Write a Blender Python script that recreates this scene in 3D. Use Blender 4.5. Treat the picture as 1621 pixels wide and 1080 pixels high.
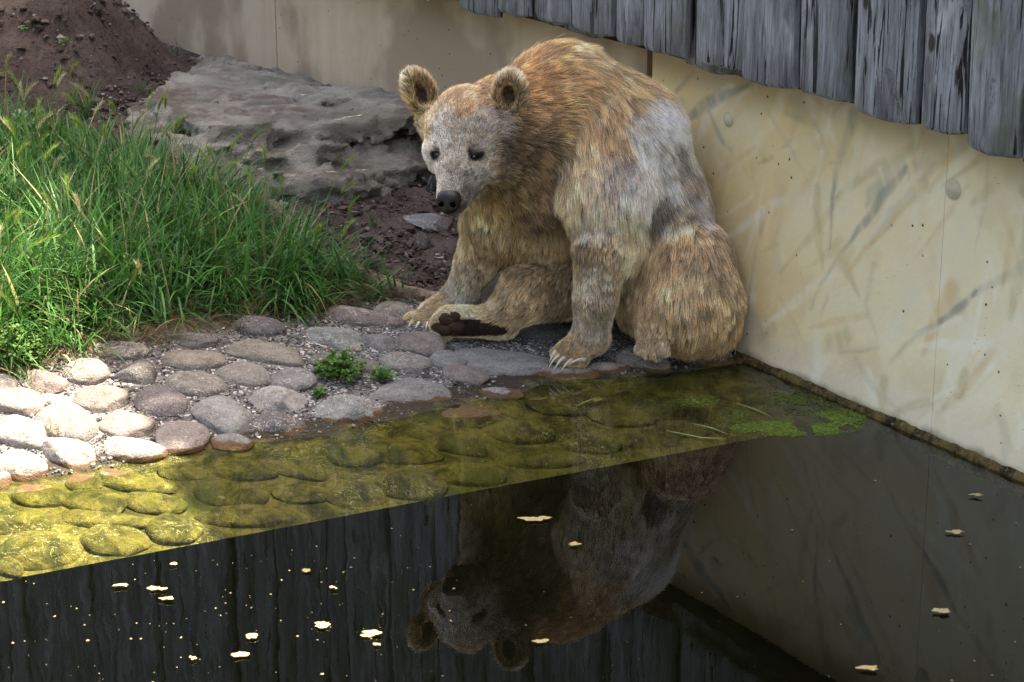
import bpy, math, random
import numpy as np
from mathutils import Vector, Matrix, kdtree

rng = np.random.default_rng(7)
random.seed(7)
for o in list(bpy.data.objects):
    bpy.data.objects.remove(o)
scene = bpy.context.scene
COL = scene.collection

# ------------------------------------------------------------------ camera, sky, sun, exposure
CAM_H, PITCH, FPX, IW, IH = 2.4, math.radians(17.6), 3500.0, 1621.0, 1080.0
cam_data = bpy.data.cameras.new('camera')
cam_data.sensor_width = 36.0
cam_data.lens = FPX / IW * 36.0
cam_data.clip_start, cam_data.clip_end = 0.1, 400.0
cam_data.dof.use_dof = True
cam_data.dof.focus_distance = 7.45
cam_data.dof.aperture_fstop = 7.0
cam = bpy.data.objects.new('camera', cam_data)
cam.location = (0, 0, CAM_H)
cam.rotation_euler = (math.pi / 2 - PITCH, 0, 0)
COL.objects.link(cam)
scene.camera = cam

SUN_EL = math.radians(64)
SUN_H = np.array([0.851, 0.525])          # where the sun stands, seen from above: behind the fence
world = bpy.data.worlds.new('World')
scene.world = world
world.use_nodes = True
wn = world.node_tree
for n in list(wn.nodes):
    wn.nodes.remove(n)
sky = wn.nodes.new('ShaderNodeTexSky')
sky.sky_type = 'NISHITA'
sky.sun_disc = False
sky.dust_density = 4.0
sky.ozone_density = 0.3
sky.air_density = 0.8
sky.sun_elevation = SUN_EL
sky.sun_rotation = math.atan2(SUN_H[0], SUN_H[1])
bg = wn.nodes.new('ShaderNodeBackground')
bg.inputs['Strength'].default_value = 0.15
wo = wn.nodes.new('ShaderNodeOutputWorld')
wn.links.new(sky.outputs[0], bg.inputs[0])
wn.links.new(bg.outputs[0], wo.inputs[0])
sd = bpy.data.lights.new('sun', 'SUN')
sd.energy = 3.0
sd.angle = math.radians(0.7)
sd.color = (1.0, 0.975, 0.93)
sun = bpy.data.objects.new('sun', sd)
ldir = Vector((-SUN_H[0] * math.cos(SUN_EL), -SUN_H[1] * math.cos(SUN_EL), -math.sin(SUN_EL)))
sun.rotation_euler = ldir.to_track_quat('-Z', 'Y').to_euler()
sun.location = (6, 12, 12)
COL.objects.link(sun)
scene.view_settings.view_transform = 'Standard'
scene.view_settings.look = 'None'
scene.view_settings.gamma = 1.0
scene.view_settings.use_curve_mapping = False
scene.view_settings.exposure = 2.9
scene.view_settings.use_white_balance = True      # the camera's own white balance, set for open shade
scene.view_settings.white_balance_temperature = 8000
scene.view_settings.white_balance_tint = 10
scene.render.engine = 'CYCLES'
scene.cycles.use_denoising = True
scene.cycles.denoising_input_passes = 'RGB_ALBEDO_NORMAL'
scene.cycles.denoising_prefilter = 'NONE'          # keeps single hairs and grass blades crisp
scene.cycles.use_light_tree = False
scene.cycles.use_adaptive_sampling = False
scene.cycles.max_bounces = 8
scene.cycles.transparent_max_bounces = 12
scene.cycles.sample_clamp_indirect = 6.0
scene.cycles.caustics_reflective = False
scene.cycles.caustics_refractive = False
scene.cycles_curves.shape = 'RIBBONS'

# ------------------------------------------------------------------ helpers
CP, SP = math.cos(PITCH), math.sin(PITCH)
ORI = np.array([0, 0, CAM_H])
def ray(x, y):
    dx, dz = (np.asarray(x, float) - IW / 2) / FPX, -(np.asarray(y, float) - IH / 2) / FPX
    return np.stack([dx, CP + dz * SP, -SP + dz * CP], -1)
def at_z(x, y, z=0.0):
    r = ray(x, y)
    return ORI + r * ((np.asarray(z) - CAM_H) / r[..., 2])[..., None]
def at_y(x, y, Y):
    r = ray(x, y)
    return ORI + r * (Y / r[..., 1])[..., None]
B0 = at_z(1170, 565)
WD = at_z(1621, 760) - B0
WD = WD / np.linalg.norm(WD)               # along the wall, towards the camera side
WN = np.array([WD[1], -WD[0], 0.0])        # out of the wall, over the pool
if WN[0] > 0: WN = -WN
def on_wall(x, y, off=0.0):
    r = ray(x, y)
    t = ((B0 + WN * off - ORI) @ WN) / (r @ WN)
    q = ORI + r * t[..., None] if np.ndim(t) else ORI + r * t
    return (q - B0) @ WD, q[..., 2]
def wall_pt(u, z, off=0.0):
    p = B0 + WD * u + WN * off
    return np.array([p[0], p[1], z])

_R = np.random.default_rng(99)
_TAB = _R.random((64, 64, 64)).astype(np.float32)
def vnoise(p):
    p = np.asarray(p, np.float32)
    i = np.floor(p).astype(np.int64)
    f = p - i
    f = f * f * (3 - 2 * f)
    x0, y0, z0 = (i[..., 0] & 63), (i[..., 1] & 63), (i[..., 2] & 63)
    x1, y1, z1 = (x0 + 1) & 63, (y0 + 1) & 63, (z0 + 1) & 63
    fx, fy, fz = f[..., 0], f[..., 1], f[..., 2]
    a = _TAB[x0, y0, z0] * (1 - fx) + _TAB[x1, y0, z0] * fx
    b = _TAB[x0, y1, z0] * (1 - fx) + _TAB[x1, y1, z0] * fx
    c = _TAB[x0, y0, z1] * (1 - fx) + _TAB[x1, y0, z1] * fx
    d = _TAB[x0, y1, z1] * (1 - fx) + _TAB[x1, y1, z1] * fx
    a = a * (1 - fy) + b * fy
    c = c * (1 - fy) + d * fy
    return (a * (1 - fz) + c * fz) * 2 - 1
def fbm(p, octaves=4, gain=0.5):
    p = np.asarray(p, np.float32)
    s, a, t = 0, 1.0, 0
    for k in range(octaves):
        s = s + a * vnoise(p * (2.03 ** k) + 17.3 * k)
        t += a
        a *= gain
    return s / t
def sstep(a, b, x):
    t = np.clip((x - a) / (b - a), 0, 1)
    return t * t * (3 - 2 * t)

def link(name, data, parent=None, m=None):
    o = bpy.data.objects.new(name, data)
    COL.objects.link(o)
    if parent is not None: o.parent = parent
    if m is not None and data is not None:
        data.materials.clear()
        data.materials.append(m)
    return o
def mesh_from(name, v, f, smooth=True):
    me = bpy.data.meshes.new(name)
    v = np.ascontiguousarray(v, np.float32)
    if isinstance(f, np.ndarray):
        n, k = f.shape
        me.vertices.add(len(v)); me.vertices.foreach_set('co', v.ravel())
        me.loops.add(n * k); me.loops.foreach_set('vertex_index', np.ascontiguousarray(f, np.int32).ravel())
        me.polygons.add(n)
        me.polygons.foreach_set('loop_start', np.arange(0, n * k, k, dtype=np.int32))
        me.polygons.foreach_set('loop_total', np.full(n, k, np.int32))
        me.update(calc_edges=True)
        me.validate()
    else:
        me.from_pydata([tuple(map(float, q)) for q in v], [], f)
        me.update()
    me.polygons.foreach_set('use_smooth', np.full(len(me.polygons), smooth))
    return me
def color_attr(me, name, c):
    a = me.attributes.new(name, 'FLOAT_COLOR', 'POINT')
    c4 = np.ones((len(c), 4), np.float32)
    c4[:, :c.shape[1]] = c
    a.data.foreach_set('color', c4.ravel())
def tag(o, label=None, cat=None, group=None, kind=None):
    for k, v in (('label', label), ('category', cat), ('group', group), ('kind', kind)):
        if v: o[k] = v
    return o
def empty(name, loc, label, cat, group=None):
    o = bpy.data.objects.new(name, None)
    o.empty_display_size = 0.1
    o.location = tuple(map(float, loc))
    COL.objects.link(o)
    return tag(o, label, cat, group)
def grid_faces(nu, nv):
    i = np.arange(nu * nv).reshape(nu, nv)
    return np.stack([i[:-1, :-1], i[1:, :-1], i[1:, 1:], i[:-1, 1:]], -1).reshape(-1, 4)

# ------------------------------------------------------------------ node material helper
class NM:
    def __init__(s, name):
        s.m = bpy.data.materials.new(name); s.m.use_nodes = True
        s.t = s.m.node_tree
        for n in list(s.t.nodes): s.t.nodes.remove(n)
        s.out = s.t.nodes.new('ShaderNodeOutputMaterial')
        s.bsdf = None
    def n(s, typ, **kw):
        nd = s.t.nodes.new(typ)
        for k, v in kw.items(): setattr(nd, k, v)
        return nd
    def l(s, a, b): s.t.links.new(a, b)
    def sv(s, sock, v):
        if isinstance(v, bpy.types.NodeSocket): s.l(v, sock)
        elif isinstance(v, (tuple, list)) and len(v) == 3 and sock.type == 'RGBA': sock.default_value = (*v, 1)
        else: sock.default_value = v
    def pos(s): return s.n('ShaderNodeNewGeometry').outputs['Position']
    def objc(s): return s.n('ShaderNodeTexCoord').outputs['Object']
    def mapping(s, vec, scale=(1, 1, 1), loc=(0, 0, 0)):
        m = s.n('ShaderNodeMapping')
        s.l(vec, m.inputs[0]); s.sv(m.inputs['Scale'], scale); s.sv(m.inputs['Location'], loc)
        return m.outputs[0]
    def noise(s, vec, scale, detail=4, rough=0.55, dist=0.0):
        n = s.n('ShaderNodeTexNoise')
        s.l(vec, n.inputs['Vector']); n.inputs['Scale'].default_value = scale
        n.inputs['Detail'].default_value = detail; n.inputs['Roughness'].default_value = rough
        n.inputs['Distortion'].default_value = dist
        return n.outputs['Fac']
    def voro(s, vec, scale, out='Distance', feature='F1'):
        n = s.n('ShaderNodeTexVoronoi', feature=feature)
        s.l(vec, n.inputs['Vector']); n.inputs['Scale'].default_value = scale
        return n.outputs[out]
    def ramp(s, fac, a, b, c0=(0, 0, 0), c1=(1, 1, 1)):
        r = s.n('ShaderNodeMapRange'); r.interpolation_type = 'SMOOTHSTEP'
        s.sv(r.inputs[0], fac); r.inputs[1].default_value = a; r.inputs[2].default_value = b
        if c0 == (0, 0, 0) and c1 == (1, 1, 1): return r.outputs[0]
        return s.mix(r.outputs[0], c0, c1)
    def mix(s, fac, a, b, mode='MIX'):
        m = s.n('ShaderNodeMix', data_type='RGBA', blend_type=mode)
        s.sv(m.inputs['Factor'], fac); s.sv(m.inputs[6], a); s.sv(m.inputs[7], b)
        return m.outputs[2]
    def math(s, op, a, b=0.0):
        m = s.n('ShaderNodeMath', operation=op)
        s.sv(m.inputs[0], a); s.sv(m.inputs[1], b)
        return m.outputs[0]
    def sep(s, v):
        x = s.n('ShaderNodeSeparateXYZ'); s.l(v, x.inputs[0]); return x.outputs
    def attr(s, name, out='Color'):
        a = s.n('ShaderNodeAttribute', attribute_name=name); return a.outputs[out]
    def bump(s, h, strength=0.5, dist=0.01):
        b = s.n('ShaderNodeBump'); s.l(h, b.inputs['Height'])
        b.inputs['Strength'].default_value = strength; b.inputs['Distance'].default_value = dist
        return b.outputs[0]
    def fin(s, col, rough=0.8, spec=0.3, normal=None, **kw):
        p = s.n('ShaderNodeBsdfPrincipled')
        s.sv(p.inputs['Base Color'], col); s.sv(p.inputs['Roughness'], rough)
        s.sv(p.inputs['Specular IOR Level'], spec)
        if normal is not None: s.l(normal, p.inputs['Normal'])
        for k, v in kw.items(): s.sv(p.inputs[k.replace('_', ' ')], v)
        s.l(p.outputs[0], s.out.inputs[0]); s.bsdf = p
        return s.m

def simple(name, col, rough=0.7, spec=0.3, var=0.25, scale=30):
    k = NM(name)
    f = k.noise(k.objc(), scale, 3)
    c = k.mix(f, tuple(x * (1 - var) for x in col), tuple(min(1, x * (1 + var)) for x in col))
    return k.fin(c, rough, spec)

ALGAE_A, ALGAE_B = (0.040, 0.040, 0.012), (0.20, 0.165, 0.050)
def wet_layers(k, col, ra=(0.065, 0.038, 0.02), rb=(0.15, 0.085, 0.04), rz=0.020):
    """waterline staining by height above the pond: rust band, then algae under water"""
    p = k.pos()
    z = k.sep(p)[2]
    zz = k.math('ADD', z, k.math('MULTIPLY', k.math('SUBTRACT', k.noise(p, 18, 3), 0.5), 0.035))
    col = k.mix(k.ramp(zz, rz, rz - 0.006), col, k.mix(k.noise(p, 60, 2), ra, rb))
    alg = k.mix(k.ramp(k.noise(p, 11, 6, 0.7, 0.6), 0.36, 0.64), ALGAE_A, ALGAE_B)
    alg = k.mix(k.math('MULTIPLY', k.ramp(k.noise(k.mapping(p, loc=(9, 4, 0)), 60, 3, 0.7), 0.52, 0.66), 0.6), alg, (0.045, 0.040, 0.012))
    sc_ = k.math('ABSOLUTE', k.math('SUBTRACT', k.noise(k.mapping(p, (1, 1, 1), (2, 2, 2)), 13, 3, 0.6, 2.0), 0.5))
    alg = k.mix(k.math('MULTIPLY', k.ramp(sc_, 0.012, 0.003), k.ramp(k.noise(p, 3, 2), 0.5, 0.6)), alg, (0.42, 0.40, 0.27))
    alg = k.mix(k.ramp(k.noise(p, 3.3, 2), 0.55, 0.75), alg, (0.065, 0.075, 0.012))
    alg = k.mix(k.ramp(k.noise(k.mapping(p, (1, 1, 1), (3, 1, 0)), 28, 4, 0.65), 0.6, 0.75), alg, (0.30, 0.27, 0.15))
    return k.mix(k.ramp(zz, 0.006, -0.008), col, alg)

# materials ---------------------------------------------------------
def m_ground():
    k = NM('bank_ground')
    p = k.pos()
    zone = k.attr('zone')
    sp = k.n('ShaderNodeSeparateColor'); k.l(zone, sp.inputs[0])
    soil = k.mix(k.ramp(k.noise(p, 5, 6, 0.65), 0.3, 0.7), (0.045, 0.032, 0.027), (0.105, 0.076, 0.063))
    soil = k.mix(k.ramp(k.noise(p, 55, 3, 0.6), 0.45, 0.75), soil, (0.030, 0.021, 0.019))
    soil = k.mix(k.ramp(k.noise(k.mapping(p, loc=(7, 2, 0)), 1.6, 3), 0.5, 0.72), soil, (0.135, 0.098, 0.083))
    v = k.voro(p, 130, 'Color')
    vs = k.n('ShaderNodeSeparateColor'); k.l(v, vs.inputs[0])
    mort = k.mix(k.ramp(k.noise(p, 14, 4), 0.3, 0.7), (0.085, 0.080, 0.079), (0.205, 0.195, 0.19))
    mort = k.mix(k.ramp(vs.outputs[0], 0.80, 0.88), mort, (0.46, 0.44, 0.42))
    mort = k.mix(k.ramp(vs.outputs[1], 0.72, 0.8), mort, (0.04, 0.036, 0.034))
    duff = k.mix(k.ramp(k.noise(p, 40, 4), 0.35, 0.65), (0.035, 0.025, 0.014), (0.11, 0.078, 0.045))
    col = k.mix(sp.outputs[0], soil, mort)
    col = k.mix(sp.outputs[2], col, duff)
    col = wet_layers(k, col, (0.020, 0.018, 0.012), (0.060, 0.050, 0.034), 0.022)
    h = k.math('ADD', k.noise(p, 45, 5, 0.7), k.math('MULTIPLY', k.noise(p, 160, 3), 0.35))
    return k.fin(col, 0.9, 0.2, k.bump(h, 0.8, 0.02))
def m_cobble():
    k = NM('cobble_stone')
    oi = k.n('ShaderNodeObjectInfo')
    c = k.objc()
    add = k.n('ShaderNodeVectorMath', operation='ADD'); k.l(c, add.inputs[0])
    cb = k.n('ShaderNodeCombineXYZ')
    r10 = k.math('MULTIPLY', oi.outputs['Random'], 37.0)
    for i in range(3): k.l(r10, cb.inputs[i])
    k.l(cb.outputs[0], add.inputs[1])
    v = add.outputs[0]
    f = k.ramp(k.noise(v, 1.6, 5, 0.6, 0.4), 0.25, 0.75)
    col = k.mix(f, k.mix(0.5, oi.outputs['Color'], (0.05, 0.043, 0.042)), oi.outputs['Color'])
    col = k.mix(k.ramp(k.noise(v, 14, 4, 0.7), 0.55, 0.75), col, k.mix(0.5, oi.outputs['Color'], (0.40, 0.37, 0.35)))
    col = k.mix(k.math('MULTIPLY', k.ramp(k.noise(v, 5, 5, 0.75, 0.8), 0.5, 0.68), 0.6), col, k.mix(0.7, oi.outputs['Color'], (0.05, 0.045, 0.04)))
    col = k.mix(k.ramp(k.noise(v, 30, 2, 0.7), 0.57, 0.68), col, k.mix(0.6, oi.outputs['Color'], (0.03, 0.028, 0.03)))
    pw = k.pos()
    col = k.mix(k.math('MULTIPLY', k.ramp(k.noise(pw, 21, 6, 0.75, 0.5), 0.50, 0.66), 0.55), col, (0.085, 0.075, 0.066))
    col = k.mix(k.math('MULTIPLY', k.ramp(k.noise(k.mapping(pw, loc=(5, 1, 2)), 120, 2, 0.6), 0.58, 0.70), 0.6), col, (0.045, 0.04, 0.038))
    col = k.mix(k.math('MULTIPLY', k.ramp(k.noise(k.mapping(pw, loc=(2, 7, 2)), 140, 2, 0.6), 0.60, 0.70), 0.5), col, (0.46, 0.44, 0.41))
    vein = k.math('ABSOLUTE', k.math('SUBTRACT', k.noise(v, 1.1, 4, 0.6, 1.2), 0.5))
    col = k.mix(k.math('MULTIPLY', k.ramp(vein, 0.012, 0.004), k.ramp(oi.outputs['Random'], 0.45, 0.55)), col, (0.42, 0.40, 0.375))
    col = wet_layers(k, col)
    p = k.pos()
    h = k.math('ADD', k.noise(p, 38, 6, 0.7), k.math('MULTIPLY', k.noise(p, 170, 3, 0.7), 0.3))
    return k.fin(col, 0.8, 0.22, k.bump(h, 0.8, 0.02))
def m_rock():
    k = NM('slab_rock')
    p = k.pos()
    nz = k.n('ShaderNodeNewGeometry').outputs['Normal']
    up = k.sep(nz)[2]
    st = k.mapping(p, (1.6, 1.6, 3.6))
    col = k.mix(k.ramp(k.noise(st, 2.2, 6, 0.65, 0.6), 0.3, 0.7), (0.235, 0.212, 0.178), (0.52, 0.475, 0.405))
    col = k.mix(k.ramp(k.noise(st, 9, 5, 0.7), 0.55, 0.8), col, (0.30, 0.27, 0.25))
    col = k.mix(k.ramp(k.noise(p, 26, 4, 0.7), 0.60, 0.74), col, (0.07, 0.058, 0.05))
    col = k.mix(k.math('MULTIPLY', k.ramp(k.noise(p, 3, 4), 0.52, 0.66), 0.55), col, (0.17, 0.17, 0.11))
    dirt = k.math('MULTIPLY', k.ramp(up, 0.80, 0.96), k.math('MULTIPLY', 0.75, k.ramp(k.noise(k.mapping(p, loc=(1.7, 0.3, 0)), 3.2, 4, 0.65), 0.46, 0.66)))
    col = k.mix(dirt, col, k.mix(k.noise(p, 70, 3), (0.07, 0.037, 0.028), (0.19, 0.115, 0.09)))
    h = k.math('ADD', k.noise(st, 14, 8, 0.75), k.math('MULTIPLY', k.noise(p, 70, 5, 0.75), 0.6))
    return k.fin(col, 0.88, 0.2, k.bump(h, 1.0, 0.04))
def m_concrete(painted):
    k = NM('painted_concrete' if painted else 'grey_concrete')
    p = k.pos()
    z = k.sep(p)[2]
    if painted:
        col = k.attr('paint')
        col = k.mix(0.5, col, k.mix(k.noise(p, 5, 5, 0.6), (0.92, 0.92, 0.92), (1.32, 1.28, 1.20)), 'MULTIPLY')
    else:
        st = k.mapping(p, (3.0, 3.0, 0.35))
        col = k.mix(k.ramp(k.noise(st, 1.8, 5, 0.6), 0.25, 0.78), (0.45, 0.34, 0.225), (0.58, 0.46, 0.325))
        col = k.mix(k.ramp(k.noise(k.mapping(p, (1, 1, 1)), 1.1, 4), 0.50, 0.62), col, (0.31, 0.225, 0.15))
    pit = k.voro(p, 19, 'Distance')
    gate = k.noise(p, 4.1, 2)
    spots = k.math('MULTIPLY', k.ramp(pit, 0.115, 0.06), k.ramp(gate, 0.47, 0.53))
    col = k.mix(spots, col, (0.045, 0.038, 0.028))
    fine = k.math('MULTIPLY', k.ramp(k.voro(p, 55), 0.13, 0.07), k.ramp(k.noise(p, 7, 2), 0.60, 0.66))
    col = k.mix(fine, col, (0.09, 0.075, 0.055))
    stain = k.ramp(k.math('ADD', z, k.math('MULTIPLY', k.noise(p, 7, 4), 0.08)), 0.085, 0.045)
    col = k.mix(k.math('MULTIPLY', stain, 0.75), col, (0.10, 0.085, 0.035))
    col = k.mix(k.ramp(k.math('ADD', z, k.math('MULTIPLY', k.noise(p, 11, 3), 0.03)), 0.02, 0.0), col, (0.016, 0.017, 0.009))
    h = k.math('SUBTRACT', k.noise(p, 25, 5, 0.6), k.math('MULTIPLY', spots, 0.8))
    return k.fin(col, 0.62 if painted else 0.85, 0.35, k.bump(h, 0.22, 0.01))
def m_wood():
    k = NM('weathered_wood')
    oi = k.n('ShaderNodeObjectInfo')
    c = k.objc()
    cb = k.n('ShaderNodeCombineXYZ')
    r = k.math('MULTIPLY', oi.outputs['Random'], 53.0)
    for i in range(3): k.l(r, cb.inputs[i])
    add = k.n('ShaderNodeVectorMath', operation='ADD'); k.l(c, add.inputs[0]); k.l(cb.outputs[0], add.inputs[1])
    v = add.outputs[0]
    g = k.mapping(v, (1, 1, 0.045))
    g2 = k.mapping(v, (1, 1, 0.13))
    f = k.noise(g, 120, 6, 0.75, 0.8)
    tone = k.ramp(k.noise(g2, 16, 5, 0.7), 0.3, 0.7)
    base = k.mix(tone, (0.125, 0.125, 0.130), (0.39, 0.405, 0.43))
    col = k.mix(k.ramp(f, 0.30, 0.55), (0.075, 0.07, 0.067), base)
    col = k.mix(k.ramp(k.noise(k.mapping(v, (1, 1, 0.3)), 7, 4, 0.7), 0.55, 0.75), col, (0.50, 0.50, 0.51))
    col = k.mix(k.math('MULTIPLY', k.ramp(k.noise(k.mapping(v, loc=(4, 4, 1)), 3.1, 3), 0.54, 0.72), 0.6), col, (0.12, 0.13, 0.075))
    crack = k.ramp(k.noise(k.mapping(v, (1, 1, 0.05)), 30, 4, 0.55, 1.6), 0.40, 0.37)
    kn = k.voro(k.mapping(v, (1, 1, .55)), 4.3)
    col = k.mix(k.ramp(kn, 0.085, 0.05), col, (0.035, 0.028, 0.022))
    nail = k.voro(k.mapping(v, (1, 1, 1), (3, 1, 4)), 5.5)
    col = k.mix(k.ramp(nail, 0.030, 0.022), col, (0.02, 0.016, 0.014))
    blot = k.ramp(k.noise(k.mapping(v, (1, 1, 0.4)), 13, 5, 0.75, 0.6), 0.56, 0.70)
    col = k.mix(k.math('MULTIPLY', blot, 0.7), col, (0.07, 0.058, 0.048))
    col = k.mix(crack, col, (0.016, 0.014, 0.013))
    col = k.mix(k.ramp(oi.outputs['Random'], 0.0, 1.0), col, k.mix(0.25, col, (0.03, 0.03, 0.035)))
    h = k.math('SUBTRACT', f, k.math('MULTIPLY', crack, 0.9))
    return k.fin(col, 0.8, 0.25, k.bump(h, 0.9, 0.008))
def m_water():
    k = NM('pond_water')
    p = k.pos()
    h = k.math('ADD', k.math('MULTIPLY', k.noise(k.mapping(p, (1.0, 0.55, 1)), 5.5, 2, 0.5), 1.0), k.math('MULTIPLY', k.noise(p, 22, 2), 0.12))
    nrm = k.bump(h, 0.028, 0.02)
    fr = k.n('ShaderNodeFresnel'); fr.inputs['IOR'].default_value = 1.333; k.l(nrm, fr.inputs['Normal'])
    tr = k.n('ShaderNodeBsdfTransparent'); tr.inputs[0].default_value = (0.80, 0.84, 0.66, 1)
    gl = k.n('ShaderNodeBsdfGlossy'); gl.inputs['Roughness'].default_value = 0.0; k.l(nrm, gl.inputs['Normal'])
    gl.inputs[0].default_value = (0.95, 0.97, 1.0, 1)
    mx = k.n('ShaderNodeMixShader')
    k.l(fr.outputs[0], mx.inputs[0]); k.l(tr.outputs[0], mx.inputs[1]); k.l(gl.outputs[0], mx.inputs[2])
    k.l(mx.outputs[0], k.out.inputs[0])
    return k.m
def m_attr(name, attr, rough=0.6, spec=0.3, trans=0.0, var=True):
    k = NM(name)
    c = k.attr(attr)
    p = k.n('ShaderNodeBsdfPrincipled')
    k.l(c, p.inputs['Base Color']); p.inputs['Roughness'].default_value = rough; p.inputs['Specular IOR Level'].default_value = spec
    if trans:
        t = k.n('ShaderNodeBsdfTranslucent'); k.l(c, t.inputs[0])
        mx = k.n('ShaderNodeMixShader'); mx.inputs[0].default_value = trans
        k.l(p.outputs[0], mx.inputs[1]); k.l(t.outputs[0], mx.inputs[2]); k.l(mx.outputs[0], k.out.inputs[0])
    else:
        k.l(p.outputs[0], k.out.inputs[0])
    return k.m
def m_fur():
    k = NM('bear_fur')
    ci = k.n('ShaderNodeHairInfo')
    root = k.mix(0.80, k.attr('fur_color'), (0.014, 0.009, 0.006))  # roots blackened so the gaps between tufts look deep
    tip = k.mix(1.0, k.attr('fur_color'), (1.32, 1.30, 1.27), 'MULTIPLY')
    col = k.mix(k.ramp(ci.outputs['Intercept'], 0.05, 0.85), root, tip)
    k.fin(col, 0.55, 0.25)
    return k.m

M_GROUND, M_COBBLE, M_ROCK, M_GREY, M_PAINT, M_WOOD, M_WATER = m_ground(), m_cobble(), m_rock(), m_concrete(False), m_concrete(True), m_wood(), m_water()
M_GRASS = m_attr('grass_blades', 'tint', 0.5, 0.35, 0.35)
M_LEAF = m_attr('leaf_green', 'tint', 0.5, 0.35, 0.3)
M_FUR = m_fur()
M_SKIN = m_attr('bear_hide', 'hide', 0.9, 0.1)

# ------------------------------------------------------------------ terrain height: thin plate spline through surveyed points
CTRL = []
def cp(x, y, z): CTRL.append((*at_z(x, y, z)[:2], z))
EDGE_Z = -0.10
for x, y in [(0, 765), (150, 745), (260, 722), (370, 706), (480, 692), (600, 668), (740, 637), (830, 622), (880, 603), (960, 596), (1060, 590), (1165, 572), (-200, 800)]: cp(x, y, 0)
for x, y in [(-250, 967), (0, 920), (300, 863), (600, 807), (900, 750), (1165, 700), (1390, 657)]: cp(x, y, EDGE_Z)
for q in [(-200, 630, .14), (0, 600, .14), (100, 572, .14), (250, 545, .14), (400, 518, .14), (520, 495, .13), (630, 478, .12), (690, 480, .11),
          (740, 545, .055), (800, 548, .045), (870, 528, .06), (915, 578, .018), (1000, 545, .04), (1030, 562, .03), (1100, 548, .035), (1165, 556, .01),
          (950, 480, .08), (1060, 500, .06),
          (0, 500, .2), (150, 480, .2), (300, 460, .2), (450, 440, .175), (600, 460, .14), (0, 400, .26), (150, 380, .26), (300, 380, .24), (420, 380, .21),
          (0, 300, .32), (150, 300, .32), (300, 330, .28), (0, 230, .37), (150, 230, .38), (-200, 400, .3), (-200, 250, .4),
          (500, 430, .165), (600, 430, .15), (700, 430, .13), (500, 370, .2), (600, 360, .2), (700, 370, .19), (520, 330, .25), (640, 300, .25), (720, 290, .25),
          (400, 250, .29), (600, 220, .28), (250, 230, .38),
          (0, 185, .42), (100, 190, .42), (200, 190, .42), (260, 180, .40), (0, 100, .62), (100, 100, .61), (200, 100, .57), (285, 112, .43),
          (0, 0, .86), (100, 0, .86), (190, 0, .80), (245, 50, .64), (-200, 0, .9), (-200, 150, .5)]: cp(*q)
for u, z in [(-2, .28), (-3, .32), (-4, .34), (-5, .36), (-6, .42), (-8, .5), (-1, .15)]:
    q = wall_pt(u, z); CTRL.append((q[0], q[1], z))
for x, y, z in [(-6, 7, .6), (-6, 10, 1.0), (-4.5, 5, .1), (-8, 14, 1.0), (-3.6, 15.5, .8), (-2.6, 10.8, .95), (-6, 4, EDGE_Z), (2, 13, .5), (3, 9, .3), (3, 7, 0)]: CTRL.append((x, y, z))
CTRL = np.array(CTRL)
def tps_fit(c):
    d2 = ((c[:, None, :2] - c[None, :, :2]) ** 2).sum(-1)
    K = np.where(d2 > 0, d2 * np.log(d2 + 1e-12), 0) + np.eye(len(c)) * 0.004
    P = np.c_[np.ones(len(c)), c[:, :2]]
    A = np.block([[K, P], [P.T, np.zeros((3, 3))]])
    return np.linalg.solve(A, np.r_[c[:, 2], 0, 0, 0])
TW = tps_fit(CTRL)
def height(xy):
    xy = np.asarray(xy, float)
    sh = xy.shape[:-1]
    q = xy.reshape(-1, 2)
    out = np.empty(len(q))
    for i in range(0, len(q), 20000):
        b = q[i:i + 20000]
        d2 = ((b[:, None, :] - CTRL[None, :, :2]) ** 2).sum(-1)
        out[i:i + 20000] = (d2 * np.log(d2 + 1e-12)) @ TW[:-3] + TW[-3] + b @ TW[-2:]
    return out.reshape(sh)
def on_ground(x, y):
    x, y = np.asarray(x, float), np.asarray(y, float)
    z = np.full(x.shape, 0.1)
    for _ in range(25):
        p = at_z(x, y, z)
        z = 0.5 * z + 0.5 * height(p[..., :2])
    return at_z(x, y, z)
def to_px(p):
    d = np.asarray(p) - ORI
    yc = d[..., 1] * CP - d[..., 2] * SP
    zc = d[..., 1] * SP + d[..., 2] * CP
    return IW / 2 + FPX * d[..., 0] / yc, IH / 2 - FPX * zc / yc

def in_poly(x, y, poly):
    r = np.zeros(np.shape(x), bool)
    n = len(poly)
    for i in range(n):
        x0, y0 = poly[i]; x1, y1 = poly[(i + 1) % n]
        c = ((y0 > y) != (y1 > y)) & (x < (x1 - x0) * (y - y0) / (y1 - y0 + 1e-9) + x0)
        r ^= c
    return r
# plan outlines of the ground covers (surveyed on the ground, in metres)
def plan(poly): 
    q = on_ground(np.array([a for a, _ in poly]), np.array([b for _, b in poly]))
    return [(p[0], p[1]) for p in q]
GRASS_PLAN = plan([(-400, 640), (0, 592), (45, 590), (100, 565), (200, 548), (300, 530), (390, 512), (500, 495), (600, 478), (655, 474), (612, 448), (545, 418), (490, 398), (455, 372), (425, 345),
                   (400, 325), (330, 305), (260, 262), (200, 250), (160, 235), (0, 225), (-400, 260)])
COBBLE_PLAN = plan([(-400, 640), (0, 592), (100, 562), (250, 540), (400, 512), (520, 488), (640, 470), (760, 500), (900, 500), (1170, 530), (1200, 575), (1400, 657), (0, 920), (-400, 1000)])
EA, EB = at_z(0, 920, EDGE_Z), at_z(1165, 700, EDGE_Z)
ED = (EB - EA) / np.linalg.norm(EB - EA)
EN = np.array([-ED[1], ED[0], 0])
def axis(parts):
    out = [parts[0][0]]
    for a, b, h in parts:
        n = max(1, int(round((b - a) / h)))
        out += list(np.linspace(a, b, n + 1)[1:])
    return np.array(out)
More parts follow.
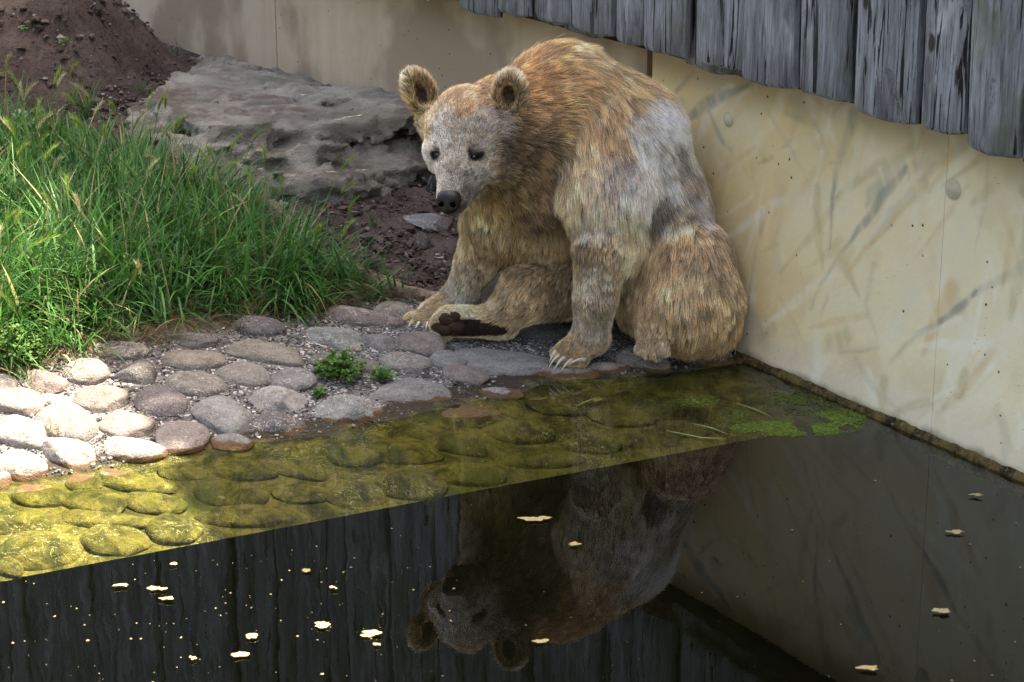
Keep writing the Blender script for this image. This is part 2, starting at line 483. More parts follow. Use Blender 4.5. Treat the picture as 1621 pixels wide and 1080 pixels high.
S = axis([(-9, -2, .25), (-2, 3.0, .022), (3.0, 9, .25)])
T = axis([(0, 4.6, .022), (4.6, 10, .2)])
SS, TT = np.meshgrid(S, T, indexing='ij')
XY = EA[:2] + SS[..., None] * ED[:2] + TT[..., None] * EN[:2]
Z = height(XY)
p3 = np.concatenate([XY, np.zeros_like(SS)[..., None]], -1)
gz = in_poly(XY[..., 0], XY[..., 1], GRASS_PLAN)
cz = in_poly(XY[..., 0], XY[..., 1], COBBLE_PLAN)
rough = np.where(cz & ~gz, 0.006, 0.045)
rough = np.where(TT < 0.03, 0.0, rough)
Z = np.clip(Z, -0.16, 1.15)
Z += rough * fbm(p3 * 4.5, 5, 0.6) + np.where(cz, 0.0, 0.022) * fbm(p3 * 16, 3, 0.65) - np.where(cz | gz, 0.0, 0.03) * np.abs(fbm(p3 * 8 + 3, 3))
V = np.concatenate([XY, Z[..., None]], -1)
zone = np.zeros(SS.shape + (3,), np.float32)
zone[..., 0] = (cz & ~gz); zone[..., 2] = gz; zone[..., 1] = ~(cz | gz)
for _ in range(3):
    zone[1:-1, 1:-1] = (zone[:-2, 1:-1] + zone[2:, 1:-1] + zone[1:-1, :-2] + zone[1:-1, 2:] + 2 * zone[1:-1, 1:-1]) / 6
me = mesh_from('bank_ground', V.reshape(-1, 3), grid_faces(len(S), len(T))[:, ::-1])
nn = np.array([0, 0, 1])
color_attr(me, 'zone', zone.reshape(-1, 3))
ground = tag(link('ground', me, None, M_GROUND), kind='structure')
# make sure faces look up
if me.polygons[len(me.polygons) // 2].normal.z < 0:
    me.flip_normals()
# riser of the shelf, pool floor, water
a0, b0 = V[0, 0], V[-1, 0]
fr = np.array([[V[i, 0], V[i, 0] - np.array([0, 0, 1.5]) - EN * 0.05] for i in range(0, len(S), 2)])
me = mesh_from('shelf_wall', fr.reshape(-1, 3), grid_faces(len(fr), 2))
k = NM('submerged_riser'); M_RISER = k.fin(k.mix(k.noise(k.pos(), 6, 4), (0.012, 0.014, 0.008), (0.03, 0.03, 0.014)), 0.9, 0.1)
tag(link('shelf_riser', me, ground, M_RISER))
k = NM('pool_mud'); M_MUD = k.fin(k.mix(k.noise(k.pos(), 2, 4), (0.002, 0.0035, 0.004), (0.006, 0.008, 0.007)), 0.95, 0.05)  # mud made near-black to carry the darkness of deep, murky water
me = mesh_from('pool_floor', [(-12, -6, -1.5), (9, -6, -1.5), (9, 11, -1.5), (-12, 11, -1.5)], [(0, 1, 2, 3)])
tag(link('pool_floor', me, None, M_MUD), kind='structure')
wp = [wall_pt(6.5, 0, -.03), wall_pt(-1.6, 0, -.03), EA + EN * 1.8 - ED * 1.0, EA + EN * 1.5 - ED * 8, (-11, -5, 0), (3, -5, 0)]
me = mesh_from('water', [(p[0], p[1], 0) for p in wp], [tuple(range(len(wp)))])
if me.polygons[0].normal.z < 0: me.flip_normals()
water = tag(link('water', me, None, M_WATER), kind='structure')

# ------------------------------------------------------------------ concrete wall
wall = empty('concrete_wall', wall_pt(-0.5, 0), 'long low concrete wall behind the bear, bare grey on the left and painted cream on the right', 'wall')
WTOP = 1.005
def dist_seg(u, z, a, b):
    ab = (b[0] - a[0], b[1] - a[1])
    t = np.clip(((u - a[0]) * ab[0] + (z - a[1]) * ab[1]) / (ab[0] ** 2 + ab[1] ** 2 + 1e-9), 0, 1)
    return np.hypot(u - a[0] - t * ab[0], z - a[1] - t * ab[1]), t
GREYP, PALEP, RUSTP = (0.20, 0.215, 0.20), (0.72, 0.68, 0.54), (0.42, 0.27, 0.12)
STROKES = [
    (GREYP, .85, [(1082, 190, 5), (1107, 172, 20), (1143, 156, 17), (1190, 130, 6)]), (GREYP, .6, [(1070, 147, 9), (1099, 116, 7)]),
    (GREYP, .6, [(1122, 178, 6), (1139, 216, 11), (1158, 240, 4)]), (PALEP, .6, [(1131, 220, 5), (1190, 290, 5)]),
    (GREYP, .7, [(1350, 180, 18), (1331, 245, 15), (1319, 310, 8), (1314, 392, 4)]), (GREYP, .35, [(1245, 179, 8), (1294, 196, 14), (1307, 240, 6)]),
    (PALEP, .7, [(1362, 200, 14), (1345, 315, 10)]), (PALEP, .4, [(1166, 160, 8), (1195, 135, 10)]),
    (GREYP, .25, [(1490, 249, 16), (1433, 269, 14)]), (GREYP, .75, [(1433, 266, 8), (1400, 306, 15), (1368, 355, 12), (1333, 398, 5)]),
    (PALEP, .6, [(1440, 305, 12), (1388, 366, 12), (1350, 410, 5)]), (GREYP, .3, [(1330, 400, 6), (1300, 450, 8), (1285, 490, 5)]),
    (GREYP, .8, [(1545, 462, 5), (1523, 487, 13), (1488, 513, 7)]), (GREYP, .35, [(1488, 513, 10), (1449, 534, 8), (1408, 572, 5)]),
    (GREYP, .3, [(1543, 464, 10), (1660, 400, 16)]), (GREYP, .3, [(1327, 560, 6), (1372, 553, 6), (1400, 548, 4)]),
    (RUSTP, .6, [(1203, 258, 6), (1222, 250, 8)]), (RUSTP, .5, [(1314, 257, 4), (1332, 258, 4)]), (RUSTP, .35, [(1206, 335, 6), (1203, 368, 9)]),
    (RUSTP, .3, [(1310, 475, 8), (1300, 500, 5)]), (RUSTP, .35, [(1240, 234, 5), (1246, 232, 6)]), (RUSTP, .3, [(1205, 400, 6), (1235, 385, 4)]),
    (RUSTP, .25, [(1560, 670, 14), (1580, 640, 10)]), (PALEP, .5, [(1480, 420, 14), (1420, 520, 20), (1395, 560, 8)]), (PALEP, .4, [(1560, 330, 20), (1600, 290, 22)]),
    (PALEP, .4, [(1260, 300, 22), (1230, 420, 18)]), (GREYP, .18, [(1240, 300, 20), (1225, 380, 26), (1235, 440, 12)]), (PALEP, .5, [(1150, 190, 4), (1168, 205, 8), (1166, 215, 4)]),
    (GREYP, .22, [(1180, 480, 26), (1210, 540, 26)]), (RUSTP, .18, [(1235, 470, 8), (1262, 520, 10), (1270, 545, 6)]), (GREYP, .2, [(1385, 420, 10), (1372, 480, 10), (1390, 540, 6)])]
def paint(u, z):
    p = np.stack([u, z, 0 * u], -1)
    n1, n2 = fbm(p * 2.2, 4), fbm(p * 6 + 9, 4)
    t = sstep(-.5, 1.0, u + 0.5 * n1 - 0.5 * z)
    c = (1 - t)[..., None] * np.array([.76, .575, .29]) + t[..., None] * np.array([.78, .69, .48])
    y = sstep(.0, .5, n2)[..., None]
    c = c * (1 - .45 * y) + np.array([.76, .69, .52]) * .45 * y
    y = sstep(.05, .5, -n2)[..., None]
    c = c * (1 - .4 * y) + np.array([.60, .46, .26]) * .4 * y
    pk = (sstep(.22, .05, z + .06 * n1) * .45)[..., None]
    c = c * (1 - pk) + np.array([.64, .54, .48]) * pk
    tp = (sstep(.86, .97, z + .05 * n2) * .5)[..., None]
    c = c * (1 - tp) + np.array([.25, .22, .17]) * tp
    wob = np.stack([fbm(p * 9 + 3, 3), fbm(p * 9 + 31, 3)], -1) * 0.012
    su, sz = u + wob[..., 0], z + wob[..., 1]
    sc = 0.0022
    fib = fbm(np.stack([u * 34 + z * 20, z * 6 - u * 6, 0 * u], -1), 3)
    br = np.random.default_rng(21)
    extra = []
    for _ in range(110):
        x0, y0 = br.uniform(1030, 1640), br.uniform(90, 700)
        a_ = br.normal(math.radians(112), .5); l_ = br.uniform(40, 170)
        pal = [(.80, .75, .60), (.50, .40, .22), (.46, .43, .33), (.84, .80, .68), (.66, .45, .22)][br.integers(5)]
        w_ = br.uniform(6, 26)
        extra.append((pal, br.uniform(.3, .75), [(x0, y0, w_), (x0 + l_ * .5 * math.cos(a_) + br.normal(0, 7), y0 + l_ * .5 * math.sin(a_), w_ * 1.2), (x0 + l_ * math.cos(a_), y0 + l_ * math.sin(a_), w_ * .4)]))
    for colr, al, pts in extra + STROKES:
        uz = [(*on_wall(np.float64(a), np.float64(b)), w * sc) for a, b, w in pts]
        m = np.zeros(u.shape)
        for i in range(len(uz) - 1):
            d, tt = dist_seg(su, sz, uz[i], uz[i + 1])
            w = (uz[i][2] * (1 - tt) + uz[i + 1][2] * tt) * 0.85
            m = np.maximum(m, sstep(1.0, .25, d / w))
        m = (m * al * .80 * np.clip(0.80 + .9 * fib, .25, 1))[..., None]
        c = c * (1 - m) + np.array(colr) * m
    return c
def wall_panel(u0, u1, painted, res=None, off=0.0):
    th = .30
    if res is None: us, zs = np.linspace(u0, u1, 12), np.linspace(-1.6, WTOP, 8)
    else:
        us = np.linspace(u0, u1, int((u1 - u0) / res)); zs = np.r_[-1.6, np.linspace(-.1, WTOP, int(1.08 / res))]
    U, Zz = np.meshgrid(us, zs, indexing='ij')
    front = (B0 + U[..., None] * WD + WN * off); front[..., 2] = Zz
    nf = front.reshape(-1, 3)
    back = np.array([wall_pt(u0, -1.6, -th), wall_pt(u1, -1.6, -th), wall_pt(u1, WTOP, -th), wall_pt(u0, WTOP, -th)])
    rim = np.array([wall_pt(u0, -1.6, off), wall_pt(u1, -1.6, off), wall_pt(u1, WTOP, off), wall_pt(u0, WTOP, off)])
    n = len(nf)
    v = np.r_[nf, rim, back]
    f = [tuple(map(int, q)) for q in grid_faces(len(us), len(zs))]
    for i in range(4):
        j = (i + 1) % 4
        f.append((n + i, n + j, n + 4 + j, n + 4 + i))
    f.append((n + 4, n + 5, n + 6, n + 7))
    v = v - np.array(wall.location)
    me = mesh_from('concrete_panel', v, f, smooth=False)
    if painted:
        c = np.full((len(v), 3), .4, np.float32)
        c[:n] = paint(U, Zz).reshape(-1, 3)
        color_attr(me, 'paint', c)
    return link('concrete_panel', me, wall, M_PAINT if painted else M_GREY)
uj1, uj2, uj3 = -3.66, -0.571, 0.99
wall_panel(-16, -6.7, False)
wall_panel(-6.69, uj1 - .004, False)
wall_panel(uj1 + .004, uj2 - .022, False)
wall_panel(uj2 + .012, uj3 - .0007, True, .008)
wall_panel(uj3 + .0007, 2.6, True, .008)
wall_panel(2.604, 6.5, False)
def ring_disc(cu, cz, ru, rz, parent, name, m, off=.0015):
    v, f = [], []
    N = 28
    for r, o in ((1.0, off), (.86, off - .001), (.80, off + .002), (.0, off + .0025)):
        for i in range(N):
            a = i / N * 2 * math.pi
            v.append(wall_pt(cu + ru * r * math.cos(a), cz + rz * r * math.sin(a), o) - np.array(wall.location))
    for k_ in range(3):
        for i in range(N):
            j = (i + 1) % N
            f.append((k_ * N + i, k_ * N + j, (k_ + 1) * N + j, (k_ + 1) * N + i))
    return link(name, mesh_from(name, v, f), parent, m)
M_PLUG = simple('plug_mortar', (.60, .54, .39), .8)
for px, py, w in ((1153, 190, 13), (1509, 300, 17)):
    cu, czv = on_wall(np.float64(px), np.float64(py))
    ring_disc(cu, czv, w * .0021, w * .0020, wall, 'plug', M_PLUG)
# crust of moss and lime at the waterline
us = np.arange(-.05, 6.4, .012)
prof = [(-.002, -.05), (.018, -.045), (.020, -.006), (.015, .008), (.007, .017), (-.002, .021)]
vv = np.zeros((len(us), len(prof), 3))
for j, (o_, z_) in enumerate(prof):
    q = np.stack([us * 11, np.full_like(us, j * .9), 0 * us], -1)
    n = fbm(q, 4, .6)
    oo = np.maximum(o_ * (1 + .45 * n), -.002) if 0 < j < 5 else np.full_like(us, o_)
    vv[:, j] = B0 + us[:, None] * WD + oo[:, None] * WN
    vv[:, j, 2] = z_ + (.012 * fbm(q * 2.3 + 5, 3) if j > 1 else 0)
me = mesh_from('moss_crust', vv.reshape(-1, 3) - np.array(wall.location), grid_faces(len(us), len(prof)))
k = NM('waterline_crust'); p_ = k.pos()
c_ = k.mix(k.ramp(k.noise(p_, 16, 5, .7), .35, .65), (.022, .018, .008), (.17, .12, .045))
c_ = k.mix(k.ramp(k.noise(p_, 60, 3, .7), .55, .7), c_, (.24, .19, .09))
M_CRUST = k.fin(c_, .9, .2, k.bump(k.noise(p_, 80, 5, .7), 1.0, .02))
link('moss_crust', me, wall, M_CRUST)

# ------------------------------------------------------------------ plank fence on top of the wall
FENCE_H = 4.0
fence = empty('plank_fence', wall_pt(0, WTOP, .1), 'tall weathered grey plank fence hanging over the top of the concrete wall', 'fence')
fl = np.array(fence.location)
POFF = .13
def plank(u0, u1, zb, ztop, off, th=.035, tilt=0.0):
    w = u1 - u0
    nu, nz = 9, 34
    a = np.linspace(-1, 1, nu)
    zz = np.r_[zb, zb + .012, zb + np.linspace(.05, 1, nz - 2) * (ztop - zb - .0)]
    nz = len(zz)
    seed = random.random() * 60
    A, ZZ = np.meshgrid(a, zz, indexing='ij')
    q = np.stack([A * 0 + seed, A * 0.6 + seed, ZZ * 1.6], -1)
    edge = fbm(np.stack([np.sign(A) * 3 + seed, 0 * A, ZZ * 2.2], -1), 5, .65) * .018
    U = A * (w / 2) + edge * np.abs(A) + tilt * (ZZ - zb)
    bow = th * (0.55 + .45 * np.sqrt(np.clip(1 - A * A, 0, 1))) + .006 * fbm(q * 2.5, 3)
    zb_wave = .010 * fbm(np.stack([A * 1.3 + seed, 0 * A, 0 * A], -1), 3) - .004 * (1 - A * A)
    ZV = ZZ + np.where(ZZ < zb + .03, zb_wave, zb_wave * .5 * (ZZ < zb + .3))
    ZV[:, -1] += .08 * np.random.default_rng(int(seed * 1000)).normal()
    bow[:, 0] -= .008
    um = (u0 + u1) / 2
    org = wall_pt(um, zb, off)
    WUP = np.array([0, 0, 1.0])
    fr = U[..., None] * WD + bow[..., None] * WN + (ZV - zb)[..., None] * WUP
    bk = U[..., None] * WD + 0 * WN + (ZV - zb)[..., None] * WUP
    n = nu * nz
    g = grid_faces(nu, nz)
    idx = np.arange(n).reshape(nu, nz)
    side = []
    for line in (idx[0, :], idx[:, -1], idx[-1, ::-1], idx[::-1, 0]):
        for i in range(len(line) - 1):
            side.append((line[i], line[i + 1], line[i + 1] + n, line[i] + n))
    f = np.r_[g[:, ::-1], g + n, np.array(side)]
    # object space: x along the plank's width, y depth, z up  -> local frame so that the grain follows the board
    R = np.stack([WD, WN, WUP], 0)
    v = np.r_[fr.reshape(-1, 3), bk.reshape(-1, 3)] @ R.T
    me = mesh_from('plank', v, f, smooth=True)
    try: me.set_sharp_from_angle(angle=math.radians(40))
    except Exception: pass
    o = link('plank', me, fence, M_WOOD)
    M3 = Matrix([[*R[:, 0]], [*R[:, 1]], [*R[:, 2]]])
    o.matrix_local = Matrix.Translation(Vector(org - fl)) @ M3.to_4x4()
    return o
edges_px = [(712, 0, -12), (786, 784, 18), (788, 838, 20), (842, 902, 33), (905, 970, 50), (974, 1018, 66), (1021, 1087, 82), (1100, 1178, 104), (1181, 1262, 130), (1268, 1345, 150), (1349, 1448, 185), (1457, 1527, 205), (1531, 1616, 238)]
P = []
for e in edges_px[1:]:
    x0, x1, yb = e
    yb += 1
    x0_ = x0 if x0 != 786 else 722
    x1_ = x1
    x0_ += random.uniform(.5, 2.5); x1_ -= random.uniform(.5, 3)
    ua, zb1 = on_wall(np.float64(x0_), np.float64(yb), POFF + .02)
    ub, zb2 = on_wall(np.float64(x1_), np.float64(yb), POFF + .02)
    P.append((float(ua), float(ub), float((zb1 + zb2) / 2)))
for ua, ub, zb in P:
    plank(ua, ub, zb, FENCE_H + random.uniform(-.12, .12), POFF + random.uniform(-.018, .02), .045, random.uniform(-.006, .006))
u = P[0][0]
while u > -15.5:
    w = random.uniform(.15, .27)
    plank(u - w, u - random.uniform(.004, .02), P[0][2] + .01 + random.uniform(-.02, .03), (FENCE_H if u > -6.4 else 5.2) + random.uniform(-.2, .2), POFF + random.uniform(-.02, .02), .04, random.uniform(-.006, .006))
    u -= w
u = P[-1][1]
while u < 6.2:
    w = random.uniform(.15, .25)
    plank(u + random.uniform(.004, .016), u + w, P[-1][2] + random.uniform(-.02, .02), FENCE_H + random.uniform(-.2, .2), POFF + random.uniform(-.02, .02), .04)
    u += w
sole = mesh_from('filler_beam', [wall_pt(a, z_, o_) - fl for a in (-15.8, 6.4) for o_, z_ in ((-.28, 1.009), (.04, 1.009), (.04, 1.16), (-.28, 1.16))],
                 [(0, 1, 2, 3), (7, 6, 5, 4), (0, 4, 5, 1), (1, 5, 6, 2), (2, 6, 7, 3), (3, 7, 4, 0)], False)
link('filler_beam', sole, fence, simple('shade_dark_beam', (.03, .026, .022), .9, .1))  # beam added to close the gap; its black stands for the shade there
u = -15.4                                   # the second layer behind closes the gaps
while u < 6.2:
    w = random.uniform(.2, .3)
    plank(u, u + w - .004, 1.03 + random.uniform(-.02, .03), (FENCE_H if u > -6.4 else 5.2) - .1, POFF - .045, .02)
    u += w

# ------------------------------------------------------------------ iso-surface mesher (naive surface nets)
def surface_nets(F, org, h):
    s = F < 0
    cnt = np.zeros(tuple(d - 1 for d in F.shape), np.int8)
    C8 = [(i, j, k) for i in (0, 1) for j in (0, 1) for k in (0, 1)]
    def sl(A, c): return A[c[0]:A.shape[0] - 1 + c[0], c[1]:A.shape[1] - 1 + c[1], c[2]:A.shape[2] - 1 + c[2]]
    for c in C8: cnt += sl(s, c)
    act = (cnt > 0) & (cnt < 8)
    ix = np.argwhere(act)
    vid = np.full(act.shape, -1, np.int64)
    vid[act] = np.arange(len(ix))
    acc, num = np.zeros((len(ix), 3)), np.zeros(len(ix))
    vals = {c: F[ix[:, 0] + c[0], ix[:, 1] + c[1], ix[:, 2] + c[2]] for c in C8}
    for c in C8:
        for a in range(3):
            if c[a]: continue
            d = list(c); d[a] = 1; d = tuple(d)
            f0, f1 = vals[c], vals[d]
            m = (f0 < 0) != (f1 < 0)
            t = np.where(m, f0 / np.where(m, f0 - f1, 1), 0)
            pt = np.tile(np.array(c, float), (len(ix), 1)); pt[:, a] += t
            acc[m] += pt[m]; num[m] += 1
    v = (ix + acc / num[:, None]) * h + org
    faces = []
    for a in range(3):
        b, c = (a + 1) % 3, (a + 2) % 3
        lo = [slice(None)] * 3; hi = [slice(None)] * 3
        lo[a] = slice(0, -1); hi[a] = slice(1, None)
        ch = s[tuple(lo)] != s[tuple(hi)]
        inner = np.zeros_like(ch)
        sli = [slice(None)] * 3; sli[b] = slice(1, -1); sli[c] = slice(1, -1)
        inner[tuple(sli)] = True
        e = np.argwhere(ch & inner)
        if not len(e): continue
        def cell(db, dc):
            q = e.copy(); q[:, b] += db; q[:, c] += dc
            return vid[q[:, 0], q[:, 1], q[:, 2]]
        q = np.stack([cell(-1, -1), cell(0, -1), cell(0, 0), cell(-1, 0)], 1)
        neg = s[e[:, 0], e[:, 1], e[:, 2]]
        q[~neg] = q[~neg][:, ::-1]
        faces.append(q)
    f = np.concatenate(faces)
    return v, f[(f >= 0).all(1)]

# ------------------------------------------------------------------ big slab rock against the wall
def build_rock():
    h = .0125
    c0, c1 = at_y(120, 320, 9.3), at_y(760, 60, 10.9)
    lo = np.array([-2.15, 8.35, .05]); hi = np.array([-.05, 11.2, .80])
    n = np.ceil((hi - lo) / h).astype(int)
    g = [lo[i] + h * np.arange(n[i]) for i in range(3)]
    X, Y, Zg = np.meshgrid(*g, indexing='ij')
    Pp = np.stack([X, Y, Zg], -1)
    # plan outline as half-planes; each stratum is set in or out a little
    def tier(ztop, zbot, pl, seed, rnd=.02):
        z_lo, z_hi = zbot, ztop
        x2, y2 = X[:, :, 0], Y[:, :, 0]
        dm = np.min([dist_seg(x2, y2, pl[i], pl[(i + 1) % len(pl)])[0] for i in range(len(pl))], 0)
        inside = np.where(in_poly(x2, y2, pl), -dm, dm)[:, :, None] + 0 * X
        return np.maximum(np.maximum(inside, Zg - z_hi), z_lo - Zg)
    def W(px, py, z): return at_z(px, py, z)[:2]
    top = [W(235, 160, .49), W(320, 208, .50), W(455, 196, .52), W(560, 188, .53), W(664, 174, .53), W(705, 150, .53), W(660, 146, .53), W(450, 126, .51), W(330, 108, .48), W(285, 130, .48)]
    mid = [W(205, 212, .42), W(330, 248, .42), W(470, 236, .42), W(560, 232, .42), W(668, 215, .42), W(708, 160, .42), W(660, 120, .42), W(450, 110, .42), W(320, 95, .42), W(240, 150, .43)]
    low = [W(182, 240, .36), W(300, 300, .32), W(430, 312, .28), W(540, 312, .28), W(668, 262, .31), W(712, 170, .31), W(660, 100, .33), W(450, 80, .34), W(320, 80, .34), W(215, 170, .4)]
    def n3(q, o=4): return fbm(q, o, .55)
    warp = np.stack([n3(Pp * 2.2 + 5, 3), n3(Pp * 2.2 + 25, 3), n3(Pp * 2.2 + 45, 3)], -1)
    def facets(q, seed):
        """offset of the fracture face nearest to q: every cell of a jittered lattice is one tilted plane"""
        i0 = np.floor(q).astype(np.int64)
        best = np.full(len(q), 9.0); out = np.zeros(len(q))
        for dx in (-1, 0, 1):
            for dy in (-1, 0, 1):
                for dz in (-1, 0, 1):
                    c = i0 + (dx, dy, dz)
                    k_ = [(c[:, 0] * 7 + c[:, 1] * 3 + j * 11 + seed) & 63 for j in range(7)]
                    jit = np.stack([_TAB[k_[0], c[:, 1] & 63, c[:, 2] & 63], _TAB[k_[1], c[:, 1] & 63, c[:, 2] & 63], _TAB[k_[2], c[:, 1] & 63, c[:, 2] & 63]], 1)
                    rel = q - (c + jit)
                    d2 = (rel * rel).sum(1)
                    tl = np.stack([_TAB[k_[j], c[:, 1] & 63, c[:, 2] & 63] for j in (3, 4, 5)], 1) - .5
                    val = (_TAB[k_[6], c[:, 1] & 63, c[:, 2] & 63] - .5) + (rel * tl).sum(1) * 1.1
                    m = d2 < best
                    best[m] = d2[m]; out[m] = val[m]
        return out
    def tilted(a):                        # strata dip a little to the right
        q = Pp.copy(); q[..., 2] = q[..., 2] + a * q[..., 0]; return q
    d = np.minimum(np.minimum(tier(.51, .40, top, 1), tier(.425, .28, mid, 2)), tier(.34, .0, low, 3))
    wz = (Zg + .09 * X) * 9 + 1.6 * warp[..., 0]
    saw = wz - np.floor(wz)
    ledge = np.where(saw < .85, saw / .85, (1 - saw) / .15)
    disp = np.full(X.shape, .0)
    nb = np.abs(d) < .115
    qn = Pp[nb] + .035 * warp[nb]
    disp[nb] = (.020 * (ledge[nb] - .5) + .062 * facets(qn * np.array([3.6, 3.6, 5.5]), 5) + .040 * facets(qn * np.array([9, 9, 14]) + 3, 23)
                + .018 * facets(qn * np.array([24, 24, 36]) + 9, 41) + .012 * n3(qn * 40, 3) - .008)
    topm = sstep(.44, .50, Zg + .015 * warp[..., 1])
    F = d + disp * (1 - .62 * topm) + topm * (.012 * n3(Pp * 5, 4)) - .004
    for ax_ in range(3):                  # a light blur keeps the breaks sharp but not stepped
        F = .06 * np.roll(F, 1, ax_) + .88 * F + .06 * np.roll(F, -1, ax_)
    F[0], F[-1], F[:, 0], F[:, -1], F[:, :, 0], F[:, :, -1] = 1, 1, 1, 1, 1, 1
    v, f = surface_nets(F.astype(np.float32), lo, h)
    me = mesh_from('boulder', v, f)
    me.set_sharp_from_angle(angle=math.radians(24))
    return me
me = build_rock()
rock = tag(link('boulder', me, None, M_ROCK), 'big flat layered grey boulder lying against the concrete wall left of the bear', 'boulder')

# ------------------------------------------------------------------ cobbles set in the bank
def ico(sub):
    import bmesh
    bm = bmesh.new()
    bmesh.ops.create_icosphere(bm, subdivisions=sub, radius=1.0)
    v = np.array([q.co[:] for q in bm.verts]); f = np.array([[q.index for q in t.verts] for t in bm.faces])
    bm.free()
    return v, f
IV, IF = ico(4)
def stone_mesh(seed, angular=0.0, sq=2.5):
    v = IV.copy()
    r = (np.abs(v) ** sq).sum(1) ** (-1 / sq)
    v = v * r[:, None]
    v *= (1 + .22 * vnoise(v * .9 + seed * 7.7)[:, None] + .08 * fbm(v * 2.4 + seed * 3.3, 3)[:, None] + .018 * fbm(v * 7 + seed, 3)[:, None])
    v[:, 0] *= 1 + .16 * np.sin(seed * 2.1) * v[:, 1]
    v[:, 1] *= 1 + .20 * np.cos(seed * 1.3) * v[:, 0]
    if not angular: angular = .4
    if angular:
        rr = np.random.default_rng(seed)
        for _ in range(9):
            nd = rr.normal(size=3); nd[2] = abs(nd[2]) * .6; nd /= np.linalg.norm(nd)
            dcut = rr.uniform(.62, .85) if angular > .5 else rr.uniform(.74, .92)
            ex = np.maximum(v @ nd - dcut, 0)
            v -= angular * ex[:, None] * nd
        v *= (1 + (.05 if angular > .5 else .022) * fbm(v * 5 + seed, 4, .6)[:, None])
    return mesh_from('cobblestone', v, IF)
STONES = [stone_mesh(i + 1) for i in range(10)] + [stone_mesh(40 + i, .85, 2.2) for i in range(5)]
GREYC, TANC, DARKC, PALEC, REDC, WARMC = (.245, .24, .235), (.28, .245, .205), (.13, .123, .125), (.33, .315, .295), (.225, .19, .172), (.26, .232, .205)
ABOVE = [  # centre x, y, width, height (as seen), tilt, colour, angular
    (410, 519, 82, 36, 0, DARKC, 0), (312, 542, 86, 32, 0, DARKC, 0), (196, 557, 80, 34, 0, WARMC, 0), (305, 573, 97, 34, 6, TANC, 0), (418, 561, 120, 40, 0, WARMC, 0),
    (533, 540, 100, 46, 0, GREYC, 0), (574, 507, 104, 40, -4, REDC, 0), (626, 497, 66, 40, 0, TANC, 0), (134, 592, 70, 46, -18, TANC, 0), (218, 595, 80, 44, 0, DARKC, 0),
    (310, 610, 98, 42, -4, WARMC, 0), (389, 597, 90, 42, -10, WARMC, 0), (470, 606, 62, 50, -30, GREYC, 0), (434, 635, 90, 52, 0, PALEC, 0), (350, 660, 102, 54, -18, GREYC, 0),
    (255, 637, 80, 50, -18, DARKC, 0), (163, 634, 104, 48, 8, TANC, 1), (70, 607, 68, 42, -10, REDC, 0), (2, 614, 46, 40, 0, WARMC, 0), (26, 641, 92, 40, 0, TANC, 0),
    (108, 672, 108, 58, -32, WARMC, 0), (204, 677, 102, 48, 0, TANC, 0), (293, 695, 78, 58, 0, WARMC, 0), (437, 673, 84, 44, -8, DARKC, 1), (30, 688, 88, 48, 0, PALEC, 0),
    (110, 722, 100, 50, -8, PALEC, 0), (213, 717, 84, 46, 0, PALEC, 0), (32, 741, 80, 48, -4, PALEC, 0), (366, 704, 66, 30, 0, GREYC, 0), (2, 764, 44, 40, 0, PALEC, 0),
    (642, 575, 84, 36, 0, WARMC, 0), (670, 549, 86, 46, -22, REDC, 0), (741, 596, 74, 36, -18, REDC, 0), (955, 584, 76, 24, 0, TANC, 1), (1017, 571, 86, 42, -4, WARMC, 0),
    (1112, 563, 88, 36, 0, WARMC, 0), (868, 527, 88, 40, 0, DARKC, 0), (795, 625, 64, 26, 0, PALEC, 0), (545, 652, 112, 56, 12, GREYC, 1), (655, 622, 160, 52, 8, GREYC, 1),
    (579, 581, 46, 28, 0, REDC, 0), (800, 575, 215, 62, -4, GREYC, 1), (890, 592, 110, 28, 0, TANC, 1), (708, 574, 60, 34, -20, GREYC, 0), (520, 575, 60, 30, 0, DARKC, 0), (600, 545, 60, 34, 0, GREYC, 0),
    (90, 637, 40, 24, 0, PALEC, 0), (-60, 640, 90, 44, 0, TANC, 0), (-50, 700, 90, 50, 0, PALEC, 0), (-130, 670, 90, 50, 0, WARMC, 0), (-60, 760, 90, 50, 0, PALEC, 0), (-140, 735, 90, 50, 0, TANC, 0), (-150, 620, 80, 40, 0, GREYC, 0)]
BELOW = [(65, 786, 100, 36, 0), (132, 768, 56, 28, 0), (212, 767, 112, 36, -6), (152, 800, 98, 40, 0), (250, 798, 96, 36, -4), (285, 748, 74, 28, 0), (363, 786, 114, 42, 0), (390, 748, 98, 34, 0),
         (475, 745, 84, 34, 0), (62, 873, 122, 66, 8), (182, 857, 110, 52, -4), (272, 842, 84, 48, -10), (170, 826, 120, 32, 0), (390, 822, 122, 38, 8), (480, 782, 86, 34, 0), (557, 782, 94, 46, 0),
         (648, 772, 112, 48, 0), (640, 718, 124, 48, 0), (5, 893, 66, 44, 0), (0, 826, 90, 46, 0), (560, 725, 90, 36, 0), (820, 686, 112, 44, 0), (848, 728, 130, 42, 4), (743, 757, 124, 38, 6), (988, 660, 104, 40, 0),
         (1020, 695, 100, 34, 4), (930, 704, 100, 36, 0), (755, 665, 120, 40, 0), (720, 705, 100, 40, 0), (1090, 645, 104, 40, 0), (1085, 680, 90, 32, 0), (1180, 625, 110, 36, 0), (1180, 665, 90, 32, 0),
         (1270, 640, 110, 34, 0), (890, 645, 100, 34, 0), (465, 815, 70, 30, 8), (-80, 800, 100, 46, 0), (-90, 880, 110, 60, 0), (-170, 850, 100, 50, 0)]
